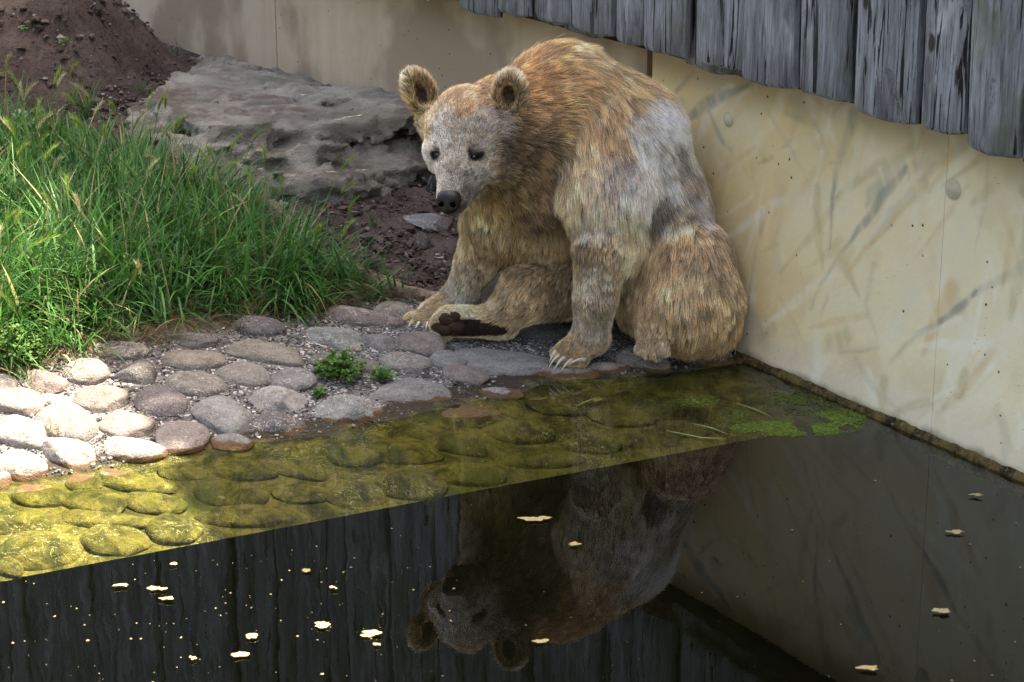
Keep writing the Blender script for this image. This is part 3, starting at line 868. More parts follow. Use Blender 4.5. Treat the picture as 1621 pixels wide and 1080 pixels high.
def put_stone(x, y, w, hgt, tilt, colr, mesh, sink=.30, sqz=.44):
    if x < 0 or x > 1500: p = at_z(x, y, .04)
    else: p = on_ground(np.float64(x), np.float64(y))
    dist = np.linalg.norm(p - ORI)
    a = w / 2 * dist / FPX * 1.09
    b = hgt / 2 * dist / FPX / .62
    c = sqz * min(a, b) * random.uniform(.92, 1.08)
    e = .06
    zx = (height(np.array([p[0] + e, p[1]])) - height(np.array([p[0] - e, p[1]]))) / (2 * e)
    zy = (height(np.array([p[0], p[1] + e])) - height(np.array([p[0], p[1] - e]))) / (2 * e)
    nrm = Vector((-float(np.clip(zx, -.5, .5)), -float(np.clip(zy, -.5, .5)), 1)).normalized()
    rot = Vector((0, 0, 1)).rotation_difference(nrm).to_matrix().to_4x4()
    o = link('cobblestone', mesh, ground)
    zc = float(height(p[:2])) + c * (.5 - sink)
    o.matrix_local = Matrix.Translation(Vector((p[0], p[1], zc))) @ rot @ Matrix.Rotation(math.radians(tilt * 1.6), 4, 'Z') @ Matrix.Diagonal((a, b, c, 1))
    j = lambda: random.uniform(.9, 1.1)
    t = random.uniform(.88, 1.12)
    o.color = (colr[0] * t * j() ** .4, colr[1] * t * j() ** .4, colr[2] * t * j() ** .4, 1)
    return p
for me in STONES: me.materials.append(M_COBBLE)
SP_ = []
for i, (x, y, w, hh, tl, c, ang) in enumerate(ABOVE):
    big = w > 130
    SP_.append((*put_stone(x, y, w, hh, tl, c, STONES[10 + i % 5] if ang or i % 4 == 1 else STONES[i % 10], .50 if not big else .42, .50 if not big else .22), w * .0022 / 2))
for i, (x, y, w, hh, tl) in enumerate(BELOW):
    SP_.append((*put_stone(x, y, w, hh, tl, (.3, .28, .2), STONES[(i * 3) % 10], .56, .42), w * .0022 / 2))
SP_ = np.array(SP_)

# ------------------------------------------------------------------ scattered grit and clods
TETV, TETF = ico(1)
def scatter(name, pts, size, m, seed, parent=None, flat=.7):
    r = np.random.default_rng(seed)
    n = len(pts)
    nv = len(TETV)
    sc = size[:, None, None] * (1 + .35 * r.normal(size=(n, nv, 1))).clip(.5, 1.6)
    stretch = r.uniform(.6, 1.3, (n, 1, 3)); stretch[..., 2] *= flat
    v = TETV[None] * sc * stretch
    a = r.uniform(0, 6.28, n); ca, sa = np.cos(a)[:, None], np.sin(a)[:, None]
    v = np.stack([v[..., 0] * ca - v[..., 1] * sa, v[..., 0] * sa + v[..., 1] * ca, v[..., 2]], -1) + pts[:, None, :]
    f = (TETF[None] + (np.arange(n) * nv)[:, None, None]).reshape(-1, 3)
    return v.reshape(-1, 3), f, n, nv
def rnd_in_px(n, x0, x1, y0, y1):
    return rng.uniform(x0, x1, n), rng.uniform(y0, y1, n)
x, y = rnd_in_px(14000, -30, 760, 0, 480)
p = on_ground(x, y)
ok = ~in_poly(p[:, 0], p[:, 1], GRASS_PLAN) & ~in_poly(p[:, 0], p[:, 1], COBBLE_PLAN)
p = p[ok]; p[:, 2] = height(p[:, :2]) + .004
sz = .004 + .016 * rng.random(len(p)) ** 5
near = rng.random(len(p)) < .012
sz[near] = rng.uniform(.014, .032, near.sum())
v, f, n, nv = scatter('clods', p, sz, None, 3)
me = mesh_from('soil_crumb', v, f, smooth=False)
tc = np.array([.062, .044, .038]) * rng.uniform(.6, 1.9, (n, 1)) * np.array([1, 1, 1])
gr = rng.random(n) < .10
tc[gr] = np.array([.20, .18, .17]) * rng.uniform(.7, 1.4, (gr.sum(), 1))
color_attr(me, 'tint', np.repeat(tc, nv, 0))
tag(link('soil_crumb', me, None, m_attr('soil_crumb', 'tint', .95, .1)), kind='stuff')
x, y = rnd_in_px(15000, -30, 1180, 470, 780)
p = on_ground(x, y)
dd = np.sqrt(((p[:, None, :2] - SP_[None, :, :2]) ** 2).sum(-1)) - SP_[None, :, 3] * .75
ok = in_poly(p[:, 0], p[:, 1], COBBLE_PLAN) & ~in_poly(p[:, 0], p[:, 1], GRASS_PLAN) & (p[:, 2] > .0) & (dd.min(1) > 0)
p = p[ok]; p[:, 2] = height(p[:, :2]) + .004
v, f, n, nv = scatter('grit', p, .002 + .005 * rng.random(len(p)) ** 3, None, 4)
me = mesh_from('gravel', v, f, smooth=False)
tc = np.array([.14, .133, .13]) * rng.uniform(.3, 1.8, (n, 1))
wq = rng.random(n) < .03
tc[wq] = np.array([.62, .60, .57])
color_attr(me, 'tint', np.repeat(tc, nv, 0))
tag(link('gravel', me, None, m_attr('gravel', 'tint', .85, .2)), kind='stuff')

# loose flat stones on the soil
def loose_stone(name, x, y, w, hh, tilt, colr, mesh, label, cat, thick=.3, lift=.5):
    p = on_ground(np.float64(x), np.float64(y))
    dist = np.linalg.norm(p - ORI)
    a, b = w / 2 * dist / FPX, hh / 2 * dist / FPX / .45
    me = mesh.copy()
    o = link(name, me)
    o.location = (p[0], p[1], p[2] + thick * b * lift * .6)
    o.scale = (a, b, thick * b)
    o.rotation_euler = (.12, .05, math.radians(tilt))
    o.color = (*colr, 1)
    return tag(o, label, cat)
loose_stone('flat_stone', 677, 352, 66, 38, 32, (.21, .20, .195), STONES[12], 'flat grey slate stone lying on bare soil below the bear\'s nose', 'stone', .16)
loose_stone('soil_clod', 705, 362, 34, 24, 10, (.10, .065, .055), STONES[11], 'reddish clod of earth between the flat slate stone and the foreleg', 'clod', .5)
loose_stone('soil_clod', 666, 388, 24, 22, 40, (.11, .08, .07), STONES[13], 'small brown clod of earth just below the flat slate stone', 'clod', .6)
bs = loose_stone('black_block', 683, 304, 16, 14, 80, (.010, .010, .012), STONES[11], 'upright black stone half hidden behind the bear\'s muzzle', 'stone', .9, 1.0)  # black block of unclear kind, shaped like a small upright stone
bs.scale = (.030, .024, .052)
loose_stone('white_pebble', 1170, 574, 13, 9, 10, (.6, .56, .6), STONES[3], 'small white pebble at the waterline in the corner by the wall', 'pebble', .6)

# ------------------------------------------------------------------ grass
def blades(base, length, width, az, lean, tint, segs=5, curl=.6, tipw=.08):
    n = len(base)
    t = np.linspace(0, 1, segs + 1)[None, :]
    dirh = np.stack([np.cos(az), np.sin(az), 0 * az], -1)
    side = np.stack([-np.sin(az), np.cos(az), 0 * az], -1)
    twist = rng.normal(0, .7, n)
    ang = lean[:, None] + (curl if np.ndim(curl) == 0 else np.asarray(curl)[:, None]) * t * (1 + rng.normal(0, .35, n))[:, None]
    dl = (length / segs)[:, None]
    hx = np.concatenate([np.zeros((n, 1)), np.cumsum(np.sin(ang[:, 1:]) * dl, 1)], 1)
    hz = np.concatenate([np.zeros((n, 1)), np.cumsum(np.cos(ang[:, 1:]) * dl, 1)], 1)
    c = base[:, None, :] + hx[..., None] * dirh[:, None, :] + hz[..., None] * np.array([0, 0, 1.0])
    sd = side[:, None, :] * np.cos(twist)[:, None, None] + dirh[:, None, :] * np.sin(twist)[:, None, None]
    w = width[:, None] * (np.minimum(1, .55 + 1.2 * t) * (1 - t ** 2.2 * (1 - tipw)))
    L, Rr = c - sd * w[..., None] / 2, c + sd * w[..., None] / 2
    v = np.stack([L, Rr], 2).reshape(n, -1, 3)
    nvp = 2 * (segs + 1)
    q = []
    for i in range(segs): q.append([2 * i, 2 * i + 1, 2 * i + 3, 2 * i + 2])
    f = (np.array(q)[None] + (np.arange(n) * nvp)[:, None, None]).reshape(-1, 4)
    col = np.repeat(tint[:, None, :], nvp, 1)
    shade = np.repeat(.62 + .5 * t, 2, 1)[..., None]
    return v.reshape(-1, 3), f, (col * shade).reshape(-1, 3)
def join(parts):
    vs, fs, cs, o = [], [], [], 0
    for v, f, c in parts:
        vs.append(v); fs.append(f + o); cs.append(c); o += len(v)
    return np.concatenate(vs), np.concatenate(fs), np.concatenate(cs)
G1, G2, G3, DRY = np.array([.045, .155, .030]), np.array([.080, .205, .034]), np.array([.033, .115, .034]), np.array([.33, .27, .13])
def grass_tint(n, dry=.06):
    w = rng.dirichlet([1.2, 1, .9], n)
    c = w[:, :1] * G1 + w[:, 1:2] * G2 + w[:, 2:] * G3
    d = rng.random(n) < dry
    c[d] = DRY * rng.uniform(.6, 1.15, (d.sum(), 1))
    return c * rng.uniform(.5, 1.45, (n, 1))
GP = np.array(GRASS_PLAN)
N = 42000
xy = np.c_[rng.uniform(-3.6, .2, N), rng.uniform(GP[:, 1].min(), GP[:, 1].max(), N)]
ok = in_poly(xy[:, 0], xy[:, 1], GRASS_PLAN)
dens = fbm(np.c_[xy * 2.1, np.zeros(N)], 3)
ok &= (rng.random(N) < .80 + 1.0 * dens)
xy = xy[ok]
# distance to the plan's edge: the grass is lower and sparser there
seg = np.min([dist_seg(xy[:, 0], xy[:, 1], GP[i], GP[(i + 1) % len(GP)])[0] for i in range(len(GP))], 0)
edge = sstep(0, .26, seg)
keep = rng.random(len(xy)) < .65 + .35 * edge
xy, edge = xy[keep], edge[keep]
base = np.c_[xy, height(xy) - .01]
n = len(base)
clump = fbm(np.c_[xy * 5, np.zeros(n)], 3)
length = (.10 + .15 * edge + .10 * rng.random(n)) * (1 + .45 * clump)
az = rng.uniform(0, 2 * math.pi, n)
lean = np.abs(rng.normal(.18, .34, n)) + .3 * (1 - edge)
flat_ = rng.random(n) < .08
lean[flat_] += .7
az = np.where(rng.random(n) < .55, 6.3 * fbm(np.c_[xy * 3.2, np.full(n, 7.0)], 2) + rng.normal(0, .5, n), az)
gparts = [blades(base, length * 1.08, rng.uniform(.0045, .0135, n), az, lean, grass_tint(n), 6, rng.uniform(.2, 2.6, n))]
# straw thatch at the edge of the cobbles
m_ = 800
x, y = rng.uniform(-20, 640, m_), rng.normal(0, 13, m_)
y = np.interp(x, [0, 100, 250, 400, 520, 640], [596, 570, 546, 520, 494, 474]) + y
b2 = on_ground(x, y); b2[:, 2] += .012
gparts.append(blades(b2, rng.uniform(.05, .16, m_), rng.uniform(.002, .0045, m_), rng.uniform(0, 6.28, m_), rng.uniform(1.1, 1.5, m_),
                     np.array([.17, .125, .07]) * rng.uniform(.3, 1.3, (m_, 1)), 4, rng.uniform(-.2, .5, m_)))
v, f, c = join(gparts)
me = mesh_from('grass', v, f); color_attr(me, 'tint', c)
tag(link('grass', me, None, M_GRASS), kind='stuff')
# seed heads of wild barley standing over the grass
hp = []
sel = rng.choice(n, 140, replace=False)
extra = [(135, 155), (95, 190), (225, 120), (345, 235), (300, 250), (420, 300), (452, 320), (385, 240), (355, 255), (240, 240), (270, 240), (20, 300), (60, 210), (100, 290), (150, 360), (65, 370), (30, 200)]
stem_b, stem_l, stem_az, stem_ln = [], [], [], []
for i in sel:
    stem_b.append(base[i]); stem_l.append(rng.uniform(.26, .42) * (.7 + .3 * edge[i])); stem_az.append(rng.uniform(0, 6.28)); stem_ln.append(abs(rng.normal(.08, .1)))
stem_b, stem_l, stem_az, stem_ln = map(np.array, (stem_b, stem_l, stem_az, stem_ln))
ns = len(stem_b)
cur = rng.uniform(.1, .5, ns)
sv, sf, scol = blades(stem_b, stem_l, np.full(ns, .0022), stem_az, stem_ln, grass_tint(ns, .1), 6, cur, .9)
tips = sv.reshape(ns, -1, 3)[:, -2:].mean(1)
prev = sv.reshape(ns, -1, 3)[:, -4:-2].mean(1)
td = tips - prev; td /= np.linalg.norm(td, axis=1, keepdims=True)
hv, hf, hc = [], [], []
off = 0
for i in range(ns):
    L = rng.uniform(.05, .085)
    pale = rng.random() < .22
    colr = (np.array([.38, .36, .20]) if pale else np.array([.19, .28, .05])) * rng.uniform(.8, 1.2)
    t_ = td[i]; s1 = np.cross(t_, [0.3, .2, .9]); s1 /= np.linalg.norm(s1); s2 = np.cross(t_, s1)
    droop = np.array([math.cos(stem_az[i]), math.sin(stem_az[i]), -.6]) * .25
    for j in range(44):
        u_ = j / 44
        a = j * 2.4
        rdir = s1 * math.cos(a) + s2 * math.sin(a)
        b = tips[i] + (t_ + droop * u_) * L * u_
        e = b + (t_ + droop * u_ + rdir * .42) * rng.uniform(.025, .04)
        wv = np.cross(rdir, t_) * .0016
        hv += [b - wv, b + wv, e]; hf.append((off, off + 1, off + 2)); off += 3
        hc += [colr * .8, colr * .8, colr * 1.25]
v = np.r_[sv, np.array(hv)]
f = [tuple(map(int, q)) for q in sf] + [tuple(x + len(sv) for x in q) for q in hf]
me = mesh_from('barley_grass', v, f); color_attr(me, 'tint', np.r_[scol, np.array(hc)])
tag(link('barley_grass', me, None, M_GRASS), kind='stuff')

# small tufts: a thing each
def tuft(name, x, y, n, L, label, cat, group=None, dry=.05, tint=None, lean=.5, wid=.004):
    p = on_ground(np.float64(x), np.float64(y))
    b = np.c_[rng.normal(0, .012, (n, 2)), np.zeros(n)]
    tn = grass_tint(n, dry) if tint is None else np.array(tint) * rng.uniform(.6, 1.4, (n, 1))
    v, f, c = blades(b, rng.uniform(.5, 1.1, n) * L, rng.uniform(.6, 1.2, n) * wid, rng.uniform(0, 6.28, n), rng.uniform(.0, lean, n), tn, 5, rng.uniform(.2, 1.3, n))
    me = mesh_from(name, v, f); color_attr(me, 'tint', c)
    o = link(name, me, None, M_GRASS)
    o.location = tuple(map(float, p))
    return tag(o, label, cat, group)
tuft('dry_grass_tuft', 93, 690, 60, .07, 'dry yellow grass tuft growing between the white cobbles at the left', 'grass tuft', None, .0, (.34, .30, .10), .9, .003)
tuft('grass_sprig', 592, 360, 14, .10, 'thin green grass sprig standing alone in the bare soil', 'grass tuft', None, .1, None, .25)
tuft('grass_sprig', 583, 392, 10, .06, 'short pale green sprig below the taller one in the bare soil', 'grass tuft', None, .1, None, .4)
tuft('grass_sprig', 280, 92, 9, .16, 'few tall grass stalks at the foot of the mound against the wall', 'grass tuft', None, .1, None, .3)
tuft('grass_sprig', 135, 190, 60, .22, 'tall green grass clump at the foot of the earth mound', 'grass tuft', None, .1, None, .4)
tuft('grass_sprig', 222, 150, 22, .12, 'loose green weed stems between mound and boulder', 'weed', None, .1, None, .7)
def weed(name, x, y, n, r, label, cat, leaf=.012, hgt=.02, col=(.05, .13, .02), hue=.25):
    """rosette of small three-part leaves on stalks"""
    p = on_ground(np.float64(x), np.float64(y))
    root = empty(name, p, label, cat)
    lv, lf, lc, sv_, sf_, sc_ = [], [], [], [], [], []
    for i in range(n):
        a = rng.uniform(0, 6.28); rr = r * math.sqrt(rng.random())
        h_ = hgt * rng.uniform(.5, 1.6) * (1.3 - .7 * rr / r)
        c = np.array([rr * math.cos(a), rr * math.sin(a), h_])
        sz = leaf * rng.uniform(.65, 1.25)
        tilt = rng.normal(0, .35, 2)
        colr = np.array(col) * rng.uniform(1 - hue, 1 + hue * 1.6)
        a0 = rng.uniform(0, 6.28)
        for kx in range(3):
            b = a0 + kx * 2.094
            d = np.array([math.cos(b), math.sin(b), .0]); s = np.array([-d[1], d[0], 0])
            o_ = len(lv)
            for (l_, w_, zz) in ((0, 0, 0), (.45, .36, .10), (.85, .42, .10), (1.0, .16, .04), (.93, 0, .0), (1.0, -.16, .04), (.85, -.42, .10), (.45, -.36, .10)):
                q = c + d * l_ * sz + s * w_ * sz
                q[2] += zz * sz + (q[0] - c[0]) * tilt[0] + (q[1] - c[1]) * tilt[1]
                lv.append(q); lc.append(colr * (.85 + .4 * l_))
            lf += [(o_, o_ + 1, o_ + 2, o_ + 4), (o_ + 2, o_ + 3, o_ + 4), (o_, o_ + 4, o_ + 6, o_ + 7), (o_ + 4, o_ + 5, o_ + 6)]
        o_ = len(sv_)
        q0 = np.array([c[0] * .25, c[1] * .25, 0]); wv = np.array([.0009, .0009, 0])
        sv_ += [q0 - wv, q0 + wv, c + wv, c - wv]; sf_.append((o_, o_ + 1, o_ + 2, o_ + 3)); sc_ += [colr * .8] * 4
    m1 = mesh_from('leaf', lv, lf); color_attr(m1, 'tint', np.array(lc))
    tag(link('leaf', m1, root, M_LEAF), kind='stuff')
    m2 = mesh_from('stalk', sv_, sf_); color_attr(m2, 'tint', np.array(sc_))
    tag(link('stalk', m2, root, M_LEAF), kind='stuff')
    return root
cl = weed('clover_plant', 538, 596, 170, .085, 'bushy green clover plant growing among the cobbles at the water edge', 'plant', .013, .05)
b_ = np.c_[rng.normal(0, .02, (60, 2)), np.zeros(60)]
v, f, c = blades(b_, rng.uniform(.06, .14, 60), rng.uniform(.002, .004, 60), rng.uniform(0, 6.28, 60), rng.uniform(.1, .7, 60), grass_tint(60, .05), 5, rng.uniform(.2, 1.0, 60))
me = mesh_from('grass_blade', v, f); color_attr(me, 'tint', c)
tag(link('grass_blade', me, cl, M_GRASS), kind='stuff')
fv, ff = ico(2)
M_FLOWER = simple('clover_flower', (.30, .2, .15), .9)
for dx, dy, dz in ((-.045, .0, .10), (-.06, -.01, .06), (.06, .01, .09), (.02, -.02, .05)):
    o = link('flower_head', mesh_from('flower_head', fv * .008 * (1 + .3 * vnoise(fv * 4)[:, None]) + np.array([dx, dy, dz]), ff), cl, M_FLOWER)
weed('clover_plant', 605, 600, 34, .04, 'small clover sprig right of the bushy clover plant', 'plant', .013, .025)
weed('clover_plant', 505, 628, 26, .028, 'tiny clover sprig hanging over the gap below the bushy clover', 'plant', .012, .02)
weed('leafy_weed', 22, 566, 150, .12, 'pale green leafy weed at the lower left corner of the grass', 'plant', .014, .06, (.06, .125, .022))
for x, y, lb in ((105, 72, 'small green seedlings high on the earth mound'), (62, 85, 'tiny weed seedling left of the mound seedlings'), (125, 70, 'pale weed seedling at the middle of the mound'), (40, 50, 'little weed near the top left of the mound')):
    weed('mound_weed', x, y, 14, .035, lb, 'weed', .010, .02, (.07, .13, .03))

ex, ey = np.array([430, 470, 520, 580, 640, 690]), np.array([328, 372, 408, 440, 466, 478])
tt_ = np.linspace(0, 5, 60)
eg = on_ground(np.interp(tt_, range(6), ex), np.interp(tt_, range(6), ey))
tg_ = np.gradient(eg, axis=0); tg_[:, 2] = 0; tg_ /= np.linalg.norm(tg_, axis=1, keepdims=True)
sd_ = np.stack([-tg_[:, 1], tg_[:, 0], 0 * tg_[:, 0]], 1)
wob_ = .008 * fbm(np.stack([tt_ * 3, 0 * tt_, 0 * tt_], -1), 3)[:, None]
ev = np.stack([eg + sd_ * o_ + np.array([0, 0, z_]) + wob_ * np.array([0, 0, 1]) for o_, z_ in ((-.022, -.04), (-.02, .026), (-.012, .032), (.012, .031), (.02, .025), (.022, -.04))], 1)
em = mesh_from('timber_edging', ev.reshape(-1, 3) - eg[0], grid_faces(60, 6))
k = NM('buried_timber'); pp_ = k.pos()
M_EDG = k.fin(k.mix(k.ramp(k.noise(pp_, 30, 5, .7), .35, .65), (.10, .07, .05), (.26, .19, .14)), .9, .2, k.bump(k.noise(pp_, 60, 4), .8, .01))
eo = tag(link('timber_edging', em, None, M_EDG), 'low half buried timber edging between the grass and the bare soil', 'edging'); eo.location = tuple(eg[0])

# trees out of view, added round the pool to close off the low sky
def tree(x, y, hgt, rad, label, seed, group='unseen trees added across the pool', NL=5200, leaf=(.10, .19), shift=(0, 0), low=.40):
    r = np.random.default_rng(seed)
    root = empty('unseen_tree', (x, y, 0), label, 'tree', group)
    N_, M_ = 9, 10
    v, f = [], []
    for i in range(N_):
        t = i / (N_ - 1); rr = .22 * (1 - .72 * t) + .12 * max(0, .12 - t) * 8
        for j in range(M_):
            a = j / M_ * 6.2832
            v.append((rr * math.cos(a) + .12 * math.sin(2.2 * t), rr * math.sin(a) + .10 * math.sin(3 * t), t * hgt * .72 - .3))
    for i in range(N_ - 1):
        for j in range(M_): f.append((i * M_ + j, i * M_ + (j + 1) % M_, (i + 1) * M_ + (j + 1) % M_, (i + 1) * M_ + j))
    link('trunk', mesh_from('trunk', v, f), root, M_BARK)
    nc = 70
    cc = r.normal(size=(nc, 3)); cc /= np.linalg.norm(cc, axis=1, keepdims=True)
    cc = cc * (r.random((nc, 1)) ** .4) * np.array([rad, rad, hgt * low]) + np.array([shift[0], shift[1], hgt * .58 if low == .40 else hgt * .78])
    k_ = r.integers(0, nc, NL)
    lp = cc[k_] + r.normal(size=(NL, 3)) * rad * .17
    ax_ = r.normal(size=(NL, 3)); ax_ /= np.linalg.norm(ax_, axis=1, keepdims=True)
    bx_ = np.cross(ax_, r.normal(size=(NL, 3))); bx_ /= np.linalg.norm(bx_, axis=1, keepdims=True)
    sz_ = r.uniform(*leaf, (NL, 1))
    lv = np.stack([lp - ax_ * sz_, lp + bx_ * sz_ * .55, lp + ax_ * sz_, lp - bx_ * sz_ * .55], 1).reshape(-1, 3)
    lm = mesh_from('crown', lv, np.arange(NL * 4).reshape(-1, 4))
    color_attr(lm, 'tint', np.repeat(np.array([.045, .085, .02]) * r.uniform(.6, 1.4, (NL, 1)), 4, 0))
    tag(link('crown', lm, root, M_LEAF), kind='stuff')
M_BARK = simple('bark', (.10, .075, .055), .95, .1, .5, 20)
for i, (x, y, h_, r_, lb) in enumerate(((-7.5, -3.5, 8.5, 3.0, 'unseen tall broadleaf tree added across the pool, far to the left behind the viewer'), (-3.2, -6.5, 9, 3.2, 'unseen broad leafy tree added across the pool behind the viewer on the left'), (1.8, -7.5, 9.5, 3.3, 'unseen tall leafy tree added across the pool straight behind the viewer'),
                                        (6.8, -6.5, 8.5, 3.1, 'unseen leafy tree added across the pool behind the viewer on the right'), (-9.5, 1.5, 8, 3.0, 'unseen leafy tree added beyond the left end of the pool'), (-9.8, 6.8, 7.5, 2.6, 'unseen smaller leafy tree added at the far left beyond the grass'))):
    tree(x, y, h_, r_, lb, 60 + i)
tree(1.3, 10.4, 7.4, 1.5, 'unseen slender young tree behind the plank fence, its light crown leaning over the grass', 91, None, 850, (.05, .10), (-.9, -.7), .22)  # stands out of view, added to dapple the sun on the grass

# ------------------------------------------------------------------ algae mat and scraps on the water
def flat_patch(name, cx, cy, w, hh, m, z=.004, seed=1, label=None, cat=None, group=None, thick=.0012, n=26, rough=.35, tint=None):
    p = at_z(cx, cy, 0)
    dist = np.linalg.norm(p - ORI)
    a, b = w / 2 * dist / FPX, hh / 2 * dist / FPX / (CAM_H / dist)
    th = np.linspace(0, 2 * math.pi, n, endpoint=False)
    rr = 1 + rough * fbm(np.stack([np.cos(th) * 1.6 + seed * 5, np.sin(th) * 1.6, 0 * th], -1), 4, .7) * 1.8
    ring = np.stack([a * rr * np.cos(th), b * rr * np.sin(th), 0 * th], -1)
    curl_ = (.0035 * (1 + fbm(np.stack([np.cos(th) * 1.3 + seed, np.sin(th) * 1.3, 0 * th], -1), 2)))[:, None] * np.array([0, 0, 1.0])
    v = np.r_[ring + curl_, ring * np.array([.90, .90, 1]) + curl_ + np.array([0, 0, thick]), [[0, 0, thick * 1.2]]]
    f = [(i, (i + 1) % n, n + (i + 1) % n, n + i) for i in range(n)] + [(n + i, n + (i + 1) % n, 2 * n) for i in range(n)]
    me = mesh_from(name, v, f)
    o = link(name, me, None, m)
    o.location = (p[0], p[1], z)
    return tag(o, label, cat, group)
M_SCRAP = simple('leaf_scrap', (.30, .25, .12), .7, .2, .4, 60)
scr = [(250, 935, 38, 7, 'largest pale leaf scrap floating below the shelf edge at the left'), (263, 951, 20, 5, 'small pale scrap just under the largest scrap at the left'), (192, 930, 24, 4, 'thin pale scrap left of the largest scrap, near the shelf edge'),
       (275, 896, 14, 4, 'small pale scrap hard against the lit shelf edge'), (510, 993, 26, 8, 'oval pale scrap floating on the plank reflections at mid pool'), (588, 1007, 34, 9, 'broad pale scrap floating just left of the reflected bear ear'),
       (400, 1011, 20, 8, 'ragged pale scrap floating between the two bottom plank reflections'), (380, 1040, 30, 7, 'pale pointed scrap lowest on the dark water at left of centre'), (485, 906, 13, 5, 'small pale scrap under the middle of the shelf edge'),
       (597, 1023, 13, 4, 'tiny pale scrap just under the broad one by the reflected ear'), (852, 824, 46, 7, 'long dull yellow scrap floating over the reflected bear chest'), (910, 865, 22, 5, 'ragged dull scrap floating over the reflected bear shoulder'),
       (855, 1019, 26, 5, 'dull yellow scrap floating over the reflected bear hump'), (1512, 845, 32, 6, 'dull scrap floating on the wall reflection at far right'), (1490, 971, 24, 6, 'faint scrap low on the wall reflection at the right'),
       (1374, 1062, 34, 7, 'dull scrap at the bottom edge right of the reflected planks'), (1545, 787, 20, 4, 'small dull scrap closest to the wall at the far right'), (528, 934, 14, 4, 'small pale scrap right of the small one under the shelf edge'),
       (305, 1046, 12, 5, 'tiny pale scrap left of the pointed lowest scrap')]
for i, (x, y, w, hh, lb) in enumerate(scr):
    flat_patch('leaf_scrap', x, y, w * .85, hh * .85, M_SCRAP, .003, i + 2, lb, 'leaf scrap', 'leaf scraps floating on the pool', n=22, rough=.75)
n = 420
x = np.r_[rng.uniform(-40, 720, 190), rng.uniform(620, 1640, 90)]; y = np.r_[rng.uniform(860, 1100, 190), rng.uniform(730, 1100, 90)]
ok = (y > 925 - .189 * x + 4) & (y < 1200) & (y > 575 + .443 * (x - 1170))
x, y = x[ok], y[ok]
p = at_z(x, y, 0); p[:, 2] = .0025
v, f, k_, nv = scatter('specks', p, .0011 + .0034 * rng.random(len(p)) ** 4, None, 5, flat=.3)
me = mesh_from('floating_speck', v, f)
tag(link('floating_speck', me, None, M_SCRAP), kind='stuff')
# algae: many small cushions in two drifts
pts, szs, tints = [], [], []
def drift(cx, cy, w, hh, n, s=1.0, g=1.0):
    for _ in range(n):
        a, r = rng.uniform(0, 6.28), rng.random() ** .62
        q = at_z(cx + w / 2 * r * math.cos(a), cy + hh / 2 * r * math.sin(a), 0)
        if vnoise(np.array([q[0] * 14, q[1] * 14, 1.0])) + .35 * vnoise(np.array([q[0] * 40, q[1] * 40, 4.0])) < -.42: continue
        if (q - B0) @ WN < .03: continue
        q[2] = .0005
        pts.append(q); szs.append(s * rng.uniform(.003, .010) * (1.25 - .7 * r)); tints.append(np.array([.105, .165, .016]) * rng.uniform(.45, 1.35) * g)
drift(1260, 678, 210, 26, 2600); drift(1330, 662, 90, 30, 900); drift(1270, 636, 170, 46, 1100, .8, .6); drift(1105, 636, 70, 18, 260, .8); drift(1170, 660, 60, 40, 260, .8, .7)
drift(1060, 640, 160, 40, 150, .5, .6); drift(1180, 600, 160, 20, 160, .5, .5)
pts, szs, tints = np.array(pts), np.array(szs), np.array(tints)
v, f, k_, nv = scatter('algae', pts, szs, None, 6, flat=.22)
me = mesh_from('algae_mat', v, f); color_attr(me, 'tint', np.repeat(tints, nv, 0))
tag(link('algae_mat', me, None, M_LEAF), 'bright green algae mat floating in the corner by the wall', 'algae', None, 'stuff')
for pts_, lb in (([(1165, 640), (1200, 652), (1222, 663)], 'pale straw floating on the algae by the wall'), ([(1055, 684), (1110, 695), (1150, 697)], 'long green grass blade floating left of the algae'),
                 ([(1098, 673), (1128, 680), (1152, 690)], 'short pale grass blade floating just above the long one'), ([(912, 645), (930, 637), (950, 630)], 'thin pale straw floating below the near forepaw')):
    q = at_z(np.array([a for a, _ in pts_]), np.array([b for _, b in pts_]), 0); q[:, 2] = .005
    q -= q[0]; d = np.array([.0, .006, 0])
    v = np.r_[q - d * np.array([[.3], [1], [.2]]), q + d * np.array([[.3], [1], [.2]])]
    v = np.r_[v, v + np.array([0, 0, .0015])]
    f = [(0, 1, 4, 3), (1, 2, 5, 4), (6, 9, 10, 7), (7, 10, 11, 8), (0, 6, 7, 1), (1, 7, 8, 2), (3, 4, 10, 9), (4, 5, 11, 10)]
    me = mesh_from('floating_straw', v, f); color_attr(me, 'tint', np.full((len(v), 3), 1.0) * np.array([.24, .26, .11]))
    o = link('floating_straw', me, None, M_LEAF)
    o.location = tuple(at_z(pts_[0][0], pts_[0][1], 0) + np.array([0, 0, .004]))
    tag(o, lb, 'straw')


# ------------------------------------------------------------------ brown bear
YB = 7.35
def BP(x, y, d): return at_y(np.float64(x), np.float64(y), YB + d)
def px2m(x, y, d): return np.linalg.norm(BP(x, y, d) - ORI) / FPX
TAN, PALE, GOLD, DARK, BLOND, GREY, RUFF, YEL = (.42, .285, .165), (.62, .53, .42), (.46, .290, .145), (.13, .09, .065), (.64, .49, .30), (.42, .36, .30), (.19, .125, .074), (.46, .34, .195)
